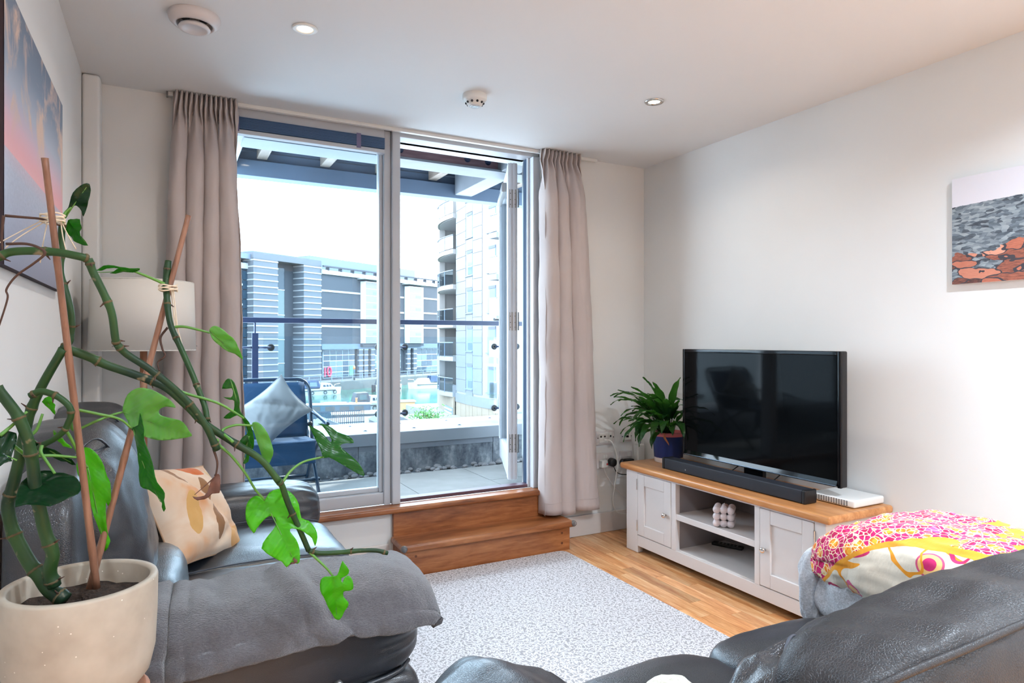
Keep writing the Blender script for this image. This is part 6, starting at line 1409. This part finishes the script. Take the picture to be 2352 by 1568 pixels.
('leaf','monstera_bright',[(0.2752,1.2484,0.7925),(0.261,1.25,0.7929),(0.254,1.2516,0.7861),(0.253,1.2536,0.7709),(0.259,1.2545,0.7576),(0.2681,1.2563,0.7345),(0.2773,1.2576,0.7143),(0.2863,1.258,0.7018),(0.2948,1.2561,0.7084),(0.3045,1.2525,0.729),(0.3051,1.2513,0.7383),(0.2966,1.2511,0.749),(0.2963,1.2498,0.76),(0.305,1.2485,0.7619),(0.3131,1.2471,0.7655),(0.3117,1.2453,0.7813),(0.3042,1.2452,0.7902),(0.297,1.2466,0.7864),(0.2929,1.2479,0.7792),(0.2912,1.2472,0.7872),(0.3013,1.2455,0.7905),(0.3053,1.2438,0.8009),(0.2947,1.2431,0.8178),(0.2918,1.2432,0.8197),(0.2878,1.2453,0.8063),(0.2838,1.2472,0.7944)],(0.2767,1.2483,0.7923),(0.2863,1.258,0.7018),[],0.2,0.3),
('dry_leaf','dry_brown',[(0.0378,1.2304,0.9716),(0.0488,1.2334,0.971),(0.0586,1.2336,0.9794),(0.0657,1.2302,0.9982),(0.0731,1.2296,1.0071),(0.0794,1.2318,1.0047),(0.0784,1.2354,0.9905),(0.0761,1.2382,0.9779),(0.0661,1.2365,0.9753),(0.0538,1.2357,0.9673),(0.0439,1.2335,0.9662)],(0.0756,1.2307,1.0053),(0.0378,1.2305,0.971),[],0.5,0.3),
('brown_tip','dry_brown',[(0.1938,1.2383,0.8248),(0.1997,1.241,0.8334),(0.2057,1.2435,0.8418),(0.2116,1.2421,0.8399),(0.2106,1.2393,0.8322),(0.2036,1.2392,0.8298),(0.1968,1.2397,0.8291)],(0.2083,1.2426,0.8402),(0.1912,1.2388,0.8254),[],0.2,0.3),
]
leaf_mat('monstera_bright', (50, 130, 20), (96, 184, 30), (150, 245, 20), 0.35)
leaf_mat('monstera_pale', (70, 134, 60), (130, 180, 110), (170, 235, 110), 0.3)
plain('dry_brown', (92, 58, 46), 0.7, var=0.3, vscale=40)
t = NT('vine_skin'); co = t.coord('Object'); nz = t.noise(co, 30, 3, 0.6); n2 = t.noise(co, 8, 2, 0.5)
t.col(t.mix(t.ramp(nz.outputs[0], [(0.64, (0, 0, 0, 1)), (0.72, (1, 1, 1, 1))]), t.ramp(n2.outputs[0], [(0.35, s2l((12, 40, 22))), (0.65, s2l((42, 76, 32)))]), s2l((134, 120, 92)))); t.set(0.5, 0, 0.35); t.bump(nz.outputs[0], 0.2, 0.002); MATS['vine_skin'] = t.m
plain('petiole_green', (88, 138, 56), 0.45)
plain('root_brown', (74, 50, 40), 0.8)
plain('node_husk', (84, 72, 46), 0.85, var=0.3, vscale=60)
plain('twine', (222, 204, 180), 0.9)
t = NT('pot_cement'); co = t.coord('Object'); n1 = t.noise(co, 9, 4, 0.6); vo = t.voro(co, 55); 
c = t.ramp(n1.outputs[0], [(0.35, s2l((168, 154, 138))), (0.65, s2l((188, 176, 160)))]); t.col(t.mix(t.math('LESS_THAN', vo.outputs['Distance'], 0.06), c, s2l((222, 214, 202)))); t.set(0.6); t.bump(n1.outputs[0], 0.08, 0.002); MATS['pot_cement'] = t.m
PX, PY, PZ = -0.124, 1.266, 0.846
mon = thing('potted_plant', 'tall split-leaf climbing plant in a cream cement pot', 'plant', (PX, PY, PZ - 0.185), None)
pot = MB().lathe([(0.0, -0.185), (0.062, -0.185), (0.080, -0.178), (0.098, -0.155), (0.106, -0.12), (0.109, -0.06), (0.110, -0.004), (0.1085, 0.0), (0.099, 0.0), (0.097, -0.004), (0.096, -0.045), (0.094, -0.05)], (PX, PY, PZ), 64, cap=False).build('pot', 'pot_cement', mon, smooth=True)
def soil_pt(u, v):
    a = 2*math.pi*u; r_ = 0.097 * v
    return (PX + r_*math.cos(a), PY + r_*math.sin(a), PZ - 0.036 + 0.006*fbm((r_*math.cos(a)*40, r_*math.sin(a)*40, 0), 1.0) + 0.012*(1-v)*math.cos(a))
MB().grid(soil_pt, 40, 12).build('soil', 'soil', mon, smooth=True)
SM = {'stem': 'vine_skin', 'petiole': 'petiole_green', 'aerial_root': 'root_brown', 'bamboo_cane': 'bamboo_wood'}
rn = random.Random(4)
for nm, pts, (r0, r1) in STEMS:
    cp_ = catmull(pts, 8) if nm != 'bamboo_cane' else [Vector(pts[0]).lerp(Vector(pts[-1]), i/40) for i in range(41)]
    n = len(cp_)
    rad = []
    for i in range(n):
        f = i/(n-1); r_ = r0 + (r1-r0)*f
        if nm == 'stem':
            r_ *= 1 + 0.16*math.exp(-(((i + 5) % 17 - 8)/1.3)**2)
        if nm == 'bamboo_cane' and i % 9 == 4: r_ *= 1.10
        rad.append(r_)
    o = MB().tube(cp_, rad, 12 if nm in ('stem', 'bamboo_cane') else 7).build(nm, SM[nm], mon, smooth=True)
    if nm == 'stem':
        for i in range(n):
            if (i + 5) % 17 == 8 and 0 < i < n-1:
                d_ = (cp_[i+1] - cp_[i-1]).normalized()
                MB().tube([cp_[i] - d_*0.0022, cp_[i] - d_*0.0008, cp_[i] + d_*0.001, cp_[i] + d_*0.0022], [rad[i]*0.95, rad[i]*1.05, rad[i]*1.04, rad[i]*0.95], 10).build('node_ring', 'node_husk', o, smooth=True)
                s_ = d_.orthogonal().normalized() * rad[i]; s_.rotate(Matrix.Rotation(rn.uniform(0, 6), 3, d_))
                MB().tube([cp_[i] + s_*0.8, cp_[i] + s_*1.9 + d_*0.004], [0.0018, 0.0006], 6).build('aerial_root', 'root_brown', o, smooth=True)
def leaf_build(nm, mat, pts, a, b, holes, crease, bend):
    pts = [Vector(p) for p in pts]; a = Vector(a); b = Vector(b)
    n = Vector((0, 0, 0))
    for i in range(len(pts)):
        n += (pts[i] - a).cross(pts[(i+1) % len(pts)] - a)
    n.normalize()
    if n.dot(Vector((0, 0, 1.235)) - a) < 0: n = -n
    ex = (b - a); ex = (ex - n*ex.dot(n)); L = ex.length; ex.normalize(); ey = n.cross(ex)
    to2 = lambda p: Vector(((p - a).dot(ex), (p - a).dot(ey)))
    p2 = [to2(p) for p in pts]
    h2 = [[to2(Vector(p)) for p in h] for h in holes]
    # densify the outline
    def dens(loop):
        out = []
        m = len(loop)
        for i in range(m):
            p0, p1, p2_, p3 = loop[i-1], loop[i], loop[(i+1) % m], loop[(i+2) % m]
            for j in range(2):
                t_ = j/2
                q = p1.lerp(p2_, t_) if j == 0 else (p1 + p2_)*0.5625 - (p0 + p3)*0.0625
                out.append(q)
        return out
    loops = [dens(p2)] + [dens(h) for h in h2]
    vin = []; edges = []
    for lp in loops:
        o = len(vin); vin += lp; edges += [(o+i, o+(i+1) % len(lp)) for i in range(len(lp))]
    xs = [p.x for p in p2]; ys = [p.y for p in p2]
    st_ = max(0.0035, (max(xs)-min(xs)+max(ys)-min(ys))/44)
    x = min(xs)
    while x < max(xs):
        y = min(ys)
        while y < max(ys):
            vin.append(Vector((x + 0.3*st_*math.sin(y*900), y))); y += st_
        x += st_
    r_ = geometry.delaunay_2d_cdt(vin, edges, [], 2 if holes else 1, 1e-6)
    Wm = max(abs(min(ys)), abs(max(ys)), 1e-4)
    mb = MB()
    for i, q in enumerate(r_[0]):
        u = q.x/L; v = q.y/Wm
        w = crease*abs(q.y) - bend*L*0.35*(u*u - u*0.6) - 0.10*abs(q.y)*abs(v)
        w += 0.0022*math.sin(u*14 - abs(v)*3)*min(1, abs(v)*2) + 0.003*fbm((q.x*30, q.y*30, L*50), 1.0)
        w -= 0.0012*math.exp(-(q.y/0.0015)**2)
        mb.uv[len(mb.v)] = (u, 0.5 + v*0.5)
        mb.v.append(tuple(a + ex*q.x + ey*q.y + n*w))
    mb.f = [tuple(f) for f in r_[2]]
    o = mb.build(nm, mat, mon, smooth=True, solid=0.0007)
    rib = [a + ex*(L*i/12) + n*(-bend*L*0.35*((i/12)**2 - (i/12)*0.6) - 0.0012) for i in range(12)]
    MB().tube(rib, [0.0013*(1 - 0.6*i/12) for i in range(12)], 5).build('midrib', 'petiole_green' if mat != 'dry_brown' else 'dry_brown', o, smooth=True)
for args in LEAVES: leaf_build(*args)
# twine ties
def tie(c, r_, tails, n=5):
    c = Vector(c)
    tw_ = []
    for k in range(n*16 + 1):
        a = 2*math.pi*k/16
        tw_.append(c + Vector((r_*math.cos(a)*1.3, r_*math.sin(a), 0.0028*(k/16) - 0.007 + 0.0015*math.sin(k))))
    o = MB().tube(tw_, 0.0013, 6).build('twine', 'twine', mon, smooth=True)
    for tl in tails: MB().tube(catmull([c + Vector(p) for p in tl], 6), 0.0009, 5).build('twine_end', 'twine', o, smooth=True)
tie((-0.1589, 1.2369, 1.4268), 0.0125, [[(0.01, 0, 0), (0.018, 0, -0.02), (0.03, 0.005, -0.045)], [(0.01, 0, 0), (0.014, -.004, -0.03), (0.02, 0, -0.06)], [(-0.008, 0, 0), (-0.05, 0, -0.03), (-0.11, 0, -0.075)], [(-0.008, 0, -0.004), (-0.04, 0, -0.03), (-0.06, 0, -0.05)], [(-.006, 0, 0), (-.012, -.002, -.04), (-.016, 0, -.07)]])
tie((0.0006, 1.3314, 1.3324), 0.0115, [[(0.008, 0, 0), (0.012, 0, -0.04), (0.016, 0, -0.08)], [(0.006, 0, 0), (0.009, -.002, -0.05), (0.012, 0, -0.095)], [(0.004, 0, 0), (0.012, 0, -0.06), (0.018, 0, -0.085), (.03, 0, -.13)]], 4)
# stool carrying the pot
stl = thing('plant_stand', 'wooden stool under the cream cement pot', 'stool', (PX, PY, 0))
MB().lathe([(0.0, 0.628), (0.092, 0.628), (0.098, 0.634), (0.098, 0.655), (0.092, 0.661), (0.0, 0.661)], (PX, PY, 0), 40).build('seat', 'lamp_wood', stl, smooth=False)
for k in range(3):
    a = R(-20 + 120*k); dx, dy = math.cos(a), math.sin(a)
    MB().tube([(PX + dx*0.07, PY + dy*0.07, 0.63), (PX + dx*0.15, PY + dy*0.15, 0.0)], [0.014, 0.011], 12).build('leg', 'lamp_wood', stl, smooth=True)
